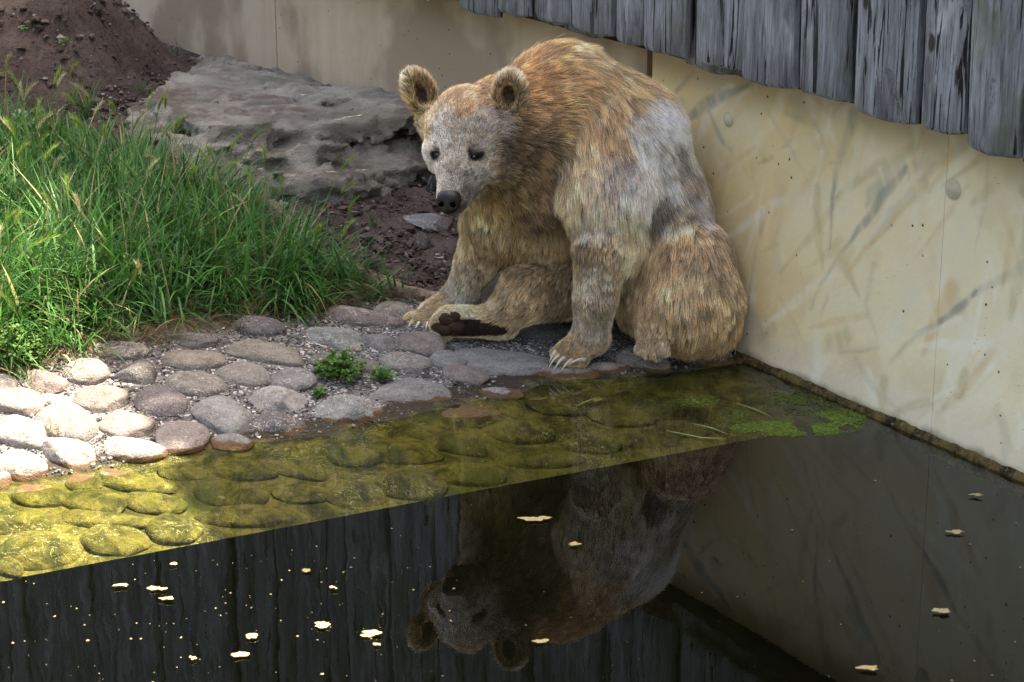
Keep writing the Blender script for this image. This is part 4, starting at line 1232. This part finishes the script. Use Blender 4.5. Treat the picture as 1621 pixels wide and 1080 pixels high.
# a, b = (px, py, depth, radius in px); k = blend in px; L = fur length in cm; colour; the fur lies from a to b
PR = [
    ((890, 166, .10, 88), (985, 215, .13, 84), 40, 7.2, (.43, .265, .125)), ((975, 230, .14, 94), (998, 330, .18, 108), 36, 6.8, PALE), ((998, 330, .18, 106), (1050, 440, .13, 90), 36, 5.5, TAN),
    ((1082, 415, .0, 70), (1088, 472, -.03, 80), 22, 5.5, TAN), ((935, 205, .0, 70), (955, 300, -.06, 74), 30, 6.5, TAN), ((957, 290, -.07, 68), (972, 378, -.11, 44), 16, 7.0, PALE),
    ((955, 375, -.14, 43), (943, 470, -.14, 31), 8, 2.8, TAN), ((943, 470, -.14, 31), (936, 530, -.12, 26), 8, 2.0, GREY), ((934, 535, -.10, 28), (905, 556, -.13, 20), 14, 1.6, TAN),
    ((800, 255, .04, 66), (787, 340, .07, 52), 28, 5.0, YEL), ((784, 345, .08, 42), (755, 415, .14, 31), 14, 3.4, TAN), ((755, 415, .14, 30), (728, 468, .18, 23), 10, 2.0, GREY), ((728, 472, .19, 26), (682, 496, .18, 19), 14, 1.8, TAN),
    ((850, 265, .10, 84), (855, 360, .20, 74), 24, 6.0, YEL), ((865, 370, .24, 76), (895, 450, .30, 58), 26, 5.0, RUFF), ((925, 445, .13, 52), (838, 462, .05, 44), 16, 3.5, TAN), ((838, 462, .05, 42), (790, 502, .04, 27), 12, 2.8, TAN),
    ((798, 510, .05, 22), (712, 508, .03, 23), 14, 2.4, BLOND), ((1045, 480, -.05, 46), (1036, 525, -.13, 25), 14, 3.0, TAN), ((1038, 526, -.14, 25), (1030, 547, -.17, 17), 12, 2.0, TAN), ((1090, 495, -.03, 52), (1122, 512, -.02, 38), 25, 5.5, TAN),
    ((800, 195, -.10, 70), (885, 175, .06, 80), 35, 6.0, GOLD), ((790, 245, -.10, 56), (845, 275, .02, 72), 30, 5.5, RUFF),
    ((738, 190, -.20, 52), (775, 200, -.15, 62), 22, 2.4, TAN), ((785, 225, -.17, 36), (820, 245, -.10, 46), 20, 4.5, RUFF), ((698, 205, -.17, 27), (690, 190, -.10, 28), 16, 3.0, YEL),
    ((724, 262, -.33, 33), (735, 205, -.26, 45), 18, 1.1, GREY), ((712, 308, -.40, 20), (722, 268, -.34, 29), 12, .55, PALE), ((716, 318, -.38, 19), (740, 275, -.28, 30), 12, .9, GREY), ((722, 328, -.37, 11), (735, 300, -.31, 22), 8, .8, GREY),
    ((690, 238, -.27, 18), (697, 212, -.23, 22), 14, .9, PALE), ((691, 262, -.29, 12), (686, 240, -.25, 15), 12, .9, PALE), ((752, 232, -.29, 18), (758, 212, -.26, 22), 12, .9, PALE), ((760, 262, -.27, 26), (785, 255, -.20, 34), 16, 1.6, GREY)]
for tx in ((905, 550, 884, 566), (912, 552, 893, 571), (920, 554, 905, 574), (930, 556, 921, 574), (899, 546, 879, 559)):
    PR.append(((tx[0], tx[1], -.125, 11), (tx[2], tx[3], -.155, 8), 4, 1.0, TAN))
for tx in ((690, 497, 654, 510), (694, 500, 663, 514), (700, 502, 676, 514), (688, 494, 648, 503)):
    PR.append(((tx[0], tx[1], .165, 10), (tx[2], tx[3], .14, 7), 4, 1.2, BLOND))
for tx in ((1028, 540, 1014, 553), (1033, 543, 1026, 560), (1040, 543, 1040, 562), (1047, 540, 1052, 556)):
    PR.append(((tx[0], tx[1], -.175, 12), (tx[2], tx[3], -.20, 8), 3, 1.3, (.34, .26, .18)))
for tx in ((704, 498), (694, 506), (690, 517), (694, 528)):
    PR.append(((tx[0] + 12, tx[1] + 1, .03, 11), (tx[0], tx[1], .02, 10), 4, .9, BLOND))
H_ = .009
LO, HI = np.array([-.52, 6.72, -.03]), np.array([.95, 7.95, 1.36])
NB = np.ceil((HI - LO) / H_).astype(int)
F = np.full(NB, .5, np.float32)
GX = [LO[i] + H_ * np.arange(NB[i]) for i in range(3)]
PA, PB, RA, RB, KK = [], [], [], [], []
for a, b, k_, L, c in PR:
    PA.append(BP(*a[:3])); PB.append(BP(*b[:3])); RA.append(a[3] * px2m(*a[:3])); RB.append(b[3] * px2m(*b[:3])); KK.append(k_ * px2m(*a[:3]))
PA, PB, RA, RB, KK = map(np.array, (PA, PB, RA, RB, KK))
def cap_sd(p, i):
    ab = PB[i] - PA[i]
    t = np.clip(((p - PA[i]) @ ab) / (ab @ ab), 0, 1)
    return np.linalg.norm(p - PA[i] - t[..., None] * ab, axis=-1) - (RA[i] * (1 - t) + RB[i] * t)
def sub_grid(lo, hi):
    i0 = np.clip(np.floor((lo - LO) / H_).astype(int), 0, NB - 1); i1 = np.clip(np.ceil((hi - LO) / H_).astype(int) + 1, 1, NB)
    s_ = tuple(slice(a, b) for a, b in zip(i0, i1))
    g = np.stack(np.meshgrid(*[GX[j][s_[j]] for j in range(3)], indexing='ij'), -1)
    return s_, g
def smin(a, b, k):
    h = np.clip(.5 + .5 * (b - a) / k, 0, 1)
    return b * (1 - h) + a * h - k * h * (1 - h)
for i in range(len(PR)):
    m_ = max(RA[i], RB[i]) + KK[i] + .06
    s_, g = sub_grid(np.minimum(PA[i], PB[i]) - m_, np.maximum(PA[i], PB[i]) + m_)
    F[s_] = smin(F[s_], cap_sd(g, i).astype(np.float32), KK[i])
def ell_sd(p, c, ax, r):
    q = (p - c) @ ax.T / r
    k0 = np.linalg.norm(q, axis=-1); k1 = np.linalg.norm(q / r, axis=-1)
    return k0 * (k0 - 1) / np.maximum(k1, 1e-9)
EARS = []
VIEWB = np.array([0, -CP, SP])             # towards the viewer side of the enclosure
for cx, cy, d, ux, uy, hl, hw, side in ((664, 146, -.12, -30, -62, 38, 24, .30), (807, 150, -.25, 6, -60, 37, 26, -.22)):
    c = BP(cx, cy, d)
    up = BP(cx + ux, cy + uy, d) - c; up /= np.linalg.norm(up)
    fw = VIEWB + side * np.array([1, 0, 0]) ; fw -= up * (fw @ up); fw /= np.linalg.norm(fw)
    sdv = np.cross(up, fw)
    ax = np.stack([up, sdv, fw]); m1 = px2m(cx, cy, d)
    r = np.array([hl, hw, 17]) * m1
    EARS.append((c, ax, r, m1))
    s_, g = sub_grid(c - .14, c + .14)
    e = ell_sd(g, c, ax, r)
    hole = ell_sd(g, c + fw * 13 * m1 - up * 4 * m1, ax, np.array([hl * .70, hw * .68, 17]) * m1)
    e = np.maximum(e, -hole)
    F[s_] = smin(F[s_], e.astype(np.float32), 8 * m1)
# eye sockets and mouth line
EYES = [(692, 246, -.325), (750, 249, -.325)]
gz_ = np.stack(np.meshgrid(*GX, indexing='ij'), -1)[:, :, :9] if False else None
F[:, :, 0] = np.maximum(F[:, :, 0], .01); F[0] = .1; F[-1] = .1; F[:, 0] = .1; F[:, -1] = .1; F[:, :, -1] = .1
bv, bf = surface_nets(F, LO, H_)
del F
tri = np.r_[bf[:, [0, 1, 2]], bf[:, [0, 2, 3]]]
def eye_pos(x, y):
    """first hit of the head's surface along the sight line"""
    r = ray(np.float64(x), np.float64(y)); r = r / np.linalg.norm(r)
    v0, v1, v2 = bv[tri[:, 0]], bv[tri[:, 1]], bv[tri[:, 2]]
    e1, e2 = v1 - v0, v2 - v0
    pv = np.cross(r, e2); det = (e1 * pv).sum(1)
    inv = 1 / np.where(np.abs(det) < 1e-12, 1e-12, det)
    tv = ORI - v0; u_ = (tv * pv).sum(1) * inv
    qv = np.cross(tv, e1); v_ = (qv @ r) * inv
    t = (e2 * qv).sum(1) * inv
    ok = (u_ >= 0) & (v_ >= 0) & (u_ + v_ <= 1) & (t > .1)
    return ORI + r * t[ok].min()
bear_at = np.array([.25, 7.35, 0])
bear = empty('bear', bear_at, 'shaggy light brown bear sitting hunched on the cobbles in the corner by the painted wall', 'bear')
bme = mesh_from('body', bv - bear_at, bf)
body = link('body', bme, bear, M_SKIN)
# --- fur sampling
nor_f = np.cross(bv[tri[:, 1]] - bv[tri[:, 0]], bv[tri[:, 2]] - bv[tri[:, 0]])
area = np.linalg.norm(nor_f, axis=1) / 2
if (nor_f * (bv[tri[:, 0]] - bv.mean(0))).sum() < 0: nor_f = -nor_f; bme.flip_normals()
vn = np.zeros_like(bv)
for j in range(3): np.add.at(vn, tri[:, j], nor_f)
vn /= np.linalg.norm(vn, axis=1, keepdims=True) + 1e-12
LEN = np.array([p[3] for p in PR]) * .01
COLR = np.array([p[4] for p in PR])
FLOW = (PB - PA) / np.linalg.norm(PB - PA, axis=1, keepdims=True)
DOWN = np.array([0, 0, -1.0])
for i in range(9):
    if i in (3, 5, 17): FLOW[i] = FLOW[i] * .6 + DOWN * .6
for i in (2, 13, 14, 15, 20): FLOW[i] = FLOW[i] * .45 + DOWN * .8
PATCH = [  # px, py, depth, radius px, colour, strength
    (880, 105, .05, 75, GOLD, .7), (835, 135, -.05, 40, (.40, .20, .08), .7), (930, 80, .1, 45, BLOND, .7), (960, 130, .1, 50, YEL, .5), (1040, 205, .0, 62, (.66, .62, .58), .9), (1010, 290, -.08, 52, (.66, .59, .52), .8), (1085, 270, .0, 38, (.20, .18, .18), .65),
    (1062, 225, .0, 16, (.16, .145, .145), .7), (1072, 250, .0, 14, (.15, .14, .14), .7), (1045, 260, -.03, 13, (.17, .155, .15), .7), (1090, 300, -.02, 16, (.18, .165, .16), .6), (1025, 240, -.03, 20, (.70, .65, .59), .7), (1055, 290, -.05, 14, (.70, .64, .57), .8), (1062, 350, -.08, 14, (.68, .58, .45), .8), (1045, 320, -.08, 30, (.13, .115, .11), .85), (1030, 355, -.08, 22, (.16, .13, .12), .7), (975, 265, -.12, 30, (.22, .19, .18), .75), (1000, 378, -.12, 34, BLOND, .9), (1075, 345, -.06, 26, BLOND, .8), (1105, 330, .0, 34, (.36, .33, .32), .8), (985, 330, -.13, 26, BLOND, .6),
    (1140, 450, -.02, 40, YEL, .5), (1040, 400, -.08, 40, TAN, .6), (1120, 400, -.02, 40, (.24, .18, .13), .6), (1085, 455, -.1, 36, BLOND, .35), (905, 300, -.05, 34, BLOND, .55), (940, 340, -.1, 40, (.55, .47, .38), .6), (940, 440, -.12, 34, (.50, .43, .35), .6), (925, 395, -.1, 22, DARK, .5),
    (850, 420, .02, 50, (.27, .18, .10), .6), (880, 470, .0, 36, (.20, .13, .075), .7), (790, 300, .0, 44, (.50, .34, .16), .6), (745, 395, .12, 40, (.46, .34, .22), .6), (735, 455, .15, 28, (.55, .47, .38), .6), (820, 480, .0, 40, (.36, .26, .17), .5),
    (725, 220, -.3, 42, (.50, .43, .365), .82), (735, 260, -.3, 36, (.45, .385, .325), .85), (700, 225, -.3, 18, (.62, .57, .52), .6), (735, 178, -.25, 20, (.44, .25, .11), .7), (770, 165, -.2, 26, (.33, .21, .13), .7), (712, 160, -.2, 22, (.36, .23, .14), .6),
    (818, 235, -.12, 40, (.10, .068, .042), .92), (835, 200, -.08, 34, (.24, .155, .09), .7), (800, 275, -.1, 30, (.17, .115, .07), .7), (845, 235, -.06, 34, (.20, .125, .07), .7), (868, 185, -.03, 30, (.26, .155, .075), .6), (835, 310, .0, 30, (.19, .13, .08), .6), (875, 330, .0, 18, (.13, .09, .06), .7), (845, 290, .0, 36, (.30, .19, .10), .5), (672, 215, -.17, 18, (.36, .25, .13), .8), (686, 285, -.33, 12, (.48, .36, .20), .6),
    (750, 290, -.33, 22, (.30, .27, .25), .8), (744, 314, -.34, 24, (.13, .112, .10), .8), (728, 337, -.35, 16, (.075, .065, .06), .9), (713, 290, -.4, 16, (.36, .36, .36), .5), (692, 246, -.32, 11, (.020, .014, .010), 1.0), (751, 248, -.32, 13, (.020, .014, .010), 1.0), (688, 234, -.31, 10, (.36, .30, .25), .6), (752, 236, -.31, 12, (.36, .30, .25), .6), (697, 257, -.32, 6, (.06, .05, .045), .8), (742, 258, -.32, 7, (.06, .05, .045), .8),
    (780, 195, -.2, 30, (.42, .36, .32), .7), (905, 545, -.14, 22, (.26, .18, .11), .6), (690, 490, .16, 26, (.40, .28, .16), .5)]
PC = np.array([BP(*p[:3]) for p in PATCH]); PRd = np.array([p[3] * px2m(*p[:3]) for p in PATCH]); PCo = np.array([p[4] for p in PATCH]); PS = np.array([p[5] for p in PATCH])
sole_c = BP(748, 522, -.02)
def regions(p, n):
    """blended fur length, lie and colour at points p with normals n"""
    sdm = np.stack([cap_sd(p, i) for i in range(len(PR))], 1)
    w = np.exp(-np.clip(sdm - sdm.min(1, keepdims=True), 0, 1) / .016)
    w /= w.sum(1, keepdims=True)
    L, c, fl_ = w @ LEN, w @ COLR, w @ FLOW
    wob = np.stack([fbm(p * 13 + 3, 3, .7), fbm(p * 13 + 40, 3, .7), fbm(p * 13 + 80, 3, .7)], 1) * 1.6
    
    far = np.ones(len(p))
    for j in range(len(PC)):
        dv = p + wob * min(.024, .35 * PRd[j]) - PC[j]
        perp = dv - VIEWB * (dv @ VIEWB)[:, None] * .80
        d = np.linalg.norm(perp, axis=1) / PRd[j]
        m = (sstep(1.12, .72, d) * PS[j])[:, None]
        c = c * (1 - m) + PCo[j] * m
    ear_in = np.zeros(len(p)); ear = np.zeros(len(p))
    for (ec, ax, r, m1) in EARS:
        q = (p - ec) @ ax.T / r
        near = (np.linalg.norm(q, axis=1) < 1.12) & (q[:, 0] > -.72)
        inner = near & (q[:, 2] < .9) & (n @ ax[2] > .2) & (np.hypot((q[:, 0] + .18) / .58, q[:, 1] / .50) < .88 + .18 * fbm(p * 70, 2))
        ear[near] = 1; ear_in[inner] = 1
        rim = near & ~inner
        k_ = sstep(.25, .95, q[:, 0] + .35 * (np.abs(q[:, 1]) - .6))[:, None]
        cr = np.array([.36, .24, .125]) * (1 - k_) + np.array([.70, .60, .44]) * k_
        c[rim] = cr[rim]
        L[rim] = .030; L[inner] = .024
        c[inner] = np.where((q[inner, 0] + .5 * fbm(p[inner] * 60, 2) < .1)[:, None], [.085, .055, .032], [.22, .145, .08])
        fl_[near] = ax[0] * .7 + q[near, 1:2] * ax[1] * .55 + ax[2] * -.1
    # bare leathery sole of the turned-out hind foot; the arch's shadow is in its black
    dv = p - sole_c
    ux_ = np.array([1.0, 0, 0])
    s_x, s_z = dv @ ux_ / (62 * px2m(748, 519, 0)), dv[:, 2] / (15 * px2m(748, 519, 0))
    sole = (s_x ** 2 + s_z ** 2 < 1.05) & (n[:, 1] < -.25)
    pad = sole & (s_x < -.32)
    c[sole] = (.022, .014, .010); c[pad] = (.085, .045, .024)
    L[sole] = .006; L[pad] = .012
    # snout stays short, nothing grows over nose and eyes
    for ex, ey, ed in EYES:
        L = np.minimum(L, np.where(np.linalg.norm(p - EYE_AT[(ex, ey)], axis=1) < .0185, .0015, 9))
    L = np.minimum(L, np.where(np.linalg.norm(p - NOSE_AT, axis=1) < .040, .003, 9))
    fl_ = fl_ - n * (fl_ * n).sum(1, keepdims=True)
    fl_ /= np.linalg.norm(fl_, axis=1, keepdims=True) + 1e-6
    return L, c, fl_
EYE_AT = {(x, y): eye_pos(x, y) for x, y, _ in EYES}
NOSE_AT = eye_pos(711, 318)
Lv, Cv, _ = regions(bv, vn)
color_attr(bme, 'hide', Cv * .38)
NS, NG, NP = 400000, 17000, 6
def sample(n, bias):
    fc = (bv[tri].mean(1) - ORI); fc /= np.linalg.norm(fc, axis=1, keepdims=True)
    fn = nor_f / (np.linalg.norm(nor_f, axis=1, keepdims=True) + 1e-12)
    vis = -(fc * fn).sum(1)
    # denser where the coat is short
    Lf = Lv[tri].mean(1)
    wgt = area * np.where(vis > -.35, 1.0, bias) * np.clip(.028 / np.maximum(Lf, .004), .8, 3.2)
    ti = rng.choice(len(tri), n, p=wgt / wgt.sum())
    r1, r2 = np.sqrt(rng.random(n)), rng.random(n)
    w = np.stack([1 - r1, r1 * (1 - r2), r1 * r2], 1)
    p = (bv[tri[ti]] * w[..., None]).sum(1); nn_ = (vn[tri[ti]] * w[..., None]).sum(1)
    return p, nn_ / np.linalg.norm(nn_, axis=1, keepdims=True)
TT_ = np.linspace(0, 1, NP)
def grow(p, n, jit, lift):
    L, c, fl_ = regions(p, n)
    q = fbm(p * 14 + 5, 3)[:, None]
    sw = np.cross(n, fl_)
    d0 = fl_ + n * (lift + rng.normal(0, .10, (len(p), 1))) + sw * (.55 * fbm(p * 7 + 60, 2)[:, None] + .25 * q) + rng.normal(0, jit, p.shape)
    d0 /= np.linalg.norm(d0, axis=1, keepdims=True)
    Lr = L * rng.uniform(.65, 1.15, len(p))
    Lr = np.where(rng.random(len(p)) < .035, Lr * 1.45, Lr)[:, None]
    bend = fl_ * .35 - n * .38 + DOWN * np.clip(L / .05, 0, 1)[:, None] * .33
    t = TT_[None, :, None]
    pts = p[:, None] + (d0[:, None] * t + bend[:, None] * t * t * .55) * Lr[:, None]
    return pts, L, c, n
gp, gn = sample(NG, .3)
gpts, gL, gc, _ = grow(gp, gn, .14, .65)
sp_, sn_ = sample(NS, .35)
spts, sL, sc2, _ = grow(sp_, sn_, .18, .66)
# the coat hangs in tufts: locks first gather round the nearest tuft, single hairs then round their lock
NT = 3600
tp, tn = sample(NT, .3)
tpts, tL, tc_, _ = grow(tp, tn, .22, .75)
kd = kdtree.KDTree(NT)
for i, q in enumerate(tp): kd.insert(q, i)
kd.balance()
ti_ = np.array([kd.find(q)[1] for q in gp])
td_ = np.linalg.norm(tp[ti_] - gp, axis=1)
ck = (.72 * sstep(.06, .02, td_) * (gn * tn[ti_]).sum(1).clip(0, 1) * sstep(.024, .05, gL))[:, None, None] * (TT_[None, :, None] ** 1.2)
tsc = (gL / np.maximum(tL[ti_], 1e-4)).clip(.7, 1.2)[:, None, None]
gpts = gpts * (1 - ck) + (tp[ti_][:, None] + (tpts[ti_] - tp[ti_][:, None]) * tsc) * ck
ttone = np.exp(rng.normal(0, .22, NT))
kd = kdtree.KDTree(NG)
for i, q in enumerate(gp): kd.insert(q, i)
kd.balance()
gi = np.array([kd.find(q)[1] for q in sp_])
gd = np.linalg.norm(gp[gi] - sp_, axis=1)
okc = sstep(.045, .015, gd) * (sn_ * gn[gi]).sum(1).clip(0, 1) * sstep(.010, .034, sL)
cl_ = (.66 * okc * rng.uniform(.45, 1.0, NS))[:, None, None] * (TT_[None, :, None] ** 1.3)
scale_ = (sL / np.maximum(gL[gi], 1e-4)).clip(.6, 1.3)[:, None, None]
tgt = gp[gi][:, None] + (gpts[gi] - gp[gi][:, None]) * scale_
spts = spts * (1 - cl_) + tgt * cl_
# the coat rests on the stones, it does not go into them
spts[..., 2] = np.maximum(spts[..., 2], .012)
wd = (spts - B0) @ WN
spts += np.clip(.004 - wd, 0, None)[..., None] * WN
gtone = np.exp(rng.normal(0, .13, NG)) * ttone[ti_]; gwarm = rng.normal(0, .05, NG)
tone = gtone[gi] * np.exp(rng.normal(0, .26, NS)) * (1 + .40 * fbm(sp_ * 11, 3)) * 1.42
lock = gi; big = ti_[gi]
mixk = (.65 * okc)[:, None]
sc2 = sc2 * (1 - mixk) + (.5 * gc[lock] + .5 * tc_[big]) * mixk
cw = sc2 * tone[:, None] * np.stack([1 + gwarm[gi], np.ones(NS), 1 - 1.3 * gwarm[gi]], 1)
drk = rng.random(NS) < .10
cw[drk] *= .4
lgt = rng.random(NS) < .10
cw[lgt] = cw[lgt] * .5 + np.array([.62, .55, .46]) * .5 * np.minimum(1, cw[lgt].mean(1) / .2)[:, None]
cw = cw.clip(.008, .85)
hc_ = bpy.data.hair_curves.new('fur')
hc_.add_curves([NP] * NS)
hc_.attributes['position'].data.foreach_set('vector', (spts - bear_at).astype(np.float32).ravel())
ra = hc_.attributes.get('radius') or hc_.attributes.new('radius', 'FLOAT', 'POINT')
rad = (.00041 * np.clip(sL / .03, .7, 1.25))[:, None] * np.array([.9, 1, .95, .8, .55, .15])[None]
ra.data.foreach_set('value', rad.astype(np.float32).ravel())
ca_ = hc_.attributes.new('fur_color', 'FLOAT_COLOR', 'CURVE')
ca_.data.foreach_set('color', np.c_[cw, np.ones(NS)].astype(np.float32).ravel())
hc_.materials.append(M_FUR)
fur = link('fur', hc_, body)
# --- eyes, nose, claws
k = NM('eye_dark'); M_EYE = k.fin((.004, .003, .002), .09, .28)
k = NM('nose_leather'); M_NOSE = k.fin(k.mix(k.voro(k.objc(), 300), (.003, .003, .0035), (.008, .008, .009)), .40, .32, k.bump(k.voro(k.objc(), 420), .5, .001))
k = NM('claw_horn'); oz = k.noise(k.objc(), 40, 2); M_CLAW = k.fin(k.mix(oz, (.36, .32, .27), (.66, .62, .55)), .35, .5)
M_CLAWD = simple('dark_claw', (.05, .045, .045), .35, .5)
sv3, sf3 = ico(3)
for (x, y), p in EYE_AT.items():
    v = sv3 * np.array([.0112, .0110, .0092])
    c = p - VIEWB * .0025
    o = link('eye', mesh_from('eye', v, sf3), bear, M_EYE); o.location = tuple(c - bear_at)
    rimv = sv3 * np.array([.0190, .0080, .0112])
    o2 = link('eyelid', mesh_from('eyelid', rimv, sf3), o, simple('eyelid', (.007, .005, .004), .8, .1)); o2.location = tuple(VIEWB * .0008 + np.array([.002 if x > 720 else -.001, .004, .0025]))
    o2.rotation_euler = (0, math.radians(-16 if x > 720 else 14), 0)
nv_ = sv3.copy()
nv_[:, 2] *= 1 - .10 * nv_[:, 2]
nv_[:, 0] *= 1 + .14 * nv_[:, 2]
for sx in (-1, 1):
    d = np.linalg.norm(nv_ - np.array([.52 * sx, -.80, -.28]), axis=1)
    nv_[:, 1] += .55 * np.exp(-(d / .27) ** 2)
d = np.abs(nv_[:, 0]); nv_[:, 1] += np.where(nv_[:, 2] < 0, .16 * np.exp(-(d / .07) ** 2), 0) * (nv_[:, 1] < -.2)
nose = link('nose', mesh_from('nose', nv_ * np.array([.041, .028, .042]), sf3), bear, M_NOSE)
nose.location = tuple(NOSE_AT + np.array([-.001, .009, -.002]) - bear_at)
nose.rotation_euler = (math.radians(-14), 0, math.radians(-14))
M_NOSTRIL = simple('nostril_dark', (.0015, .0012, .001), 1.0, .0)
for sx in (-1, 1):
    o = link('nostril', mesh_from('nostril', sv3 * np.array([.0105, .006, .0085]), sf3), nose, M_NOSTRIL)
    o.location = (.0185 * sx, -.0195, -.012); o.rotation_euler = (0, math.radians(28 * sx), 0)
M_PAD = simple('paw_pad', (.036, .021, .013), .85, .15, .6, 90)
for px_, py_, rx, rz in ((706, 507, 12, 11), (719, 503, 11, 9), (706, 524, 12, 9), (724, 519, 13, 11)):
    q = eye_pos(px_, py_); m1 = px2m(px_, py_, 0)
    v = sv3 * np.array([rx, 9, rz]) * m1 * (1 + .16 * fbm(sv3 * 3 + px_, 3)[:, None])
    o = link('toe_pad', mesh_from('toe_pad', v, sf3), bear, M_PAD); o.location = tuple(q + np.array([0, .006, 0]) - bear_at)
def claw(p0, p1, r, m, sag=.35):
    p0, p1 = np.array(p0), np.array(p1)
    p1 = p0 + (p1 - p0) * 1.30
    mid = (p0 + p1) / 2 + np.array([0, 0, np.linalg.norm(p1 - p0) * sag])
    v, f = [], []
    NR, NC = 9, 8
    for i in range(NR):
        t = i / (NR - 1)
        c = p0 * (1 - t) ** 2 + 2 * mid * t * (1 - t) + p1 * t * t
        tg = 2 * (1 - t) * (mid - p0) + 2 * t * (p1 - mid); tg /= np.linalg.norm(tg)
        s1 = np.cross(tg, [0, 0, 1.0]); s1 /= np.linalg.norm(s1); s2 = np.cross(s1, tg)
        rr = r * (1 - .92 * t ** 1.6)
        for j in range(NC):
            a = j / NC * 2 * math.pi
            v.append(c + rr * (.8 * math.cos(a) * s1 + 1.1 * math.sin(a) * s2))
    for i in range(NR - 1):
        for j in range(NC):
            f.append((i * NC + j, i * NC + (j + 1) % NC, (i + 1) * NC + (j + 1) % NC, (i + 1) * NC + j))
    o = link('claw', mesh_from('claw', np.array(v) - v[0], f), bear, m)
    o.location = tuple(v[0] - bear_at)
for a, b in (((886, 562, -.165), (873, 577, -.185)), ((894, 566, -.165), (881, 581, -.19)), ((906, 570, -.17), (893, 583, -.195)), ((925, 570, -.165), (905, 577, -.20)), ((880, 556, -.165), (872, 570, -.175))):
    claw(BP(*a), BP(*b), .0072, M_CLAW, .22)
for a, b in (((654, 508, .13), (645, 524, .10)), ((664, 511, .12), (656, 527, .09)), ((677, 511, .12), (674, 525, .09))):
    claw(BP(*a), BP(*b), .0070, M_CLAW, .2)
for a, b in (((1027, 559, -.21), (1026, 570, -.225)), ((1040, 560, -.21), (1041, 571, -.225))):
    claw(BP(*a), BP(*b), .0055, M_CLAWD, .15)
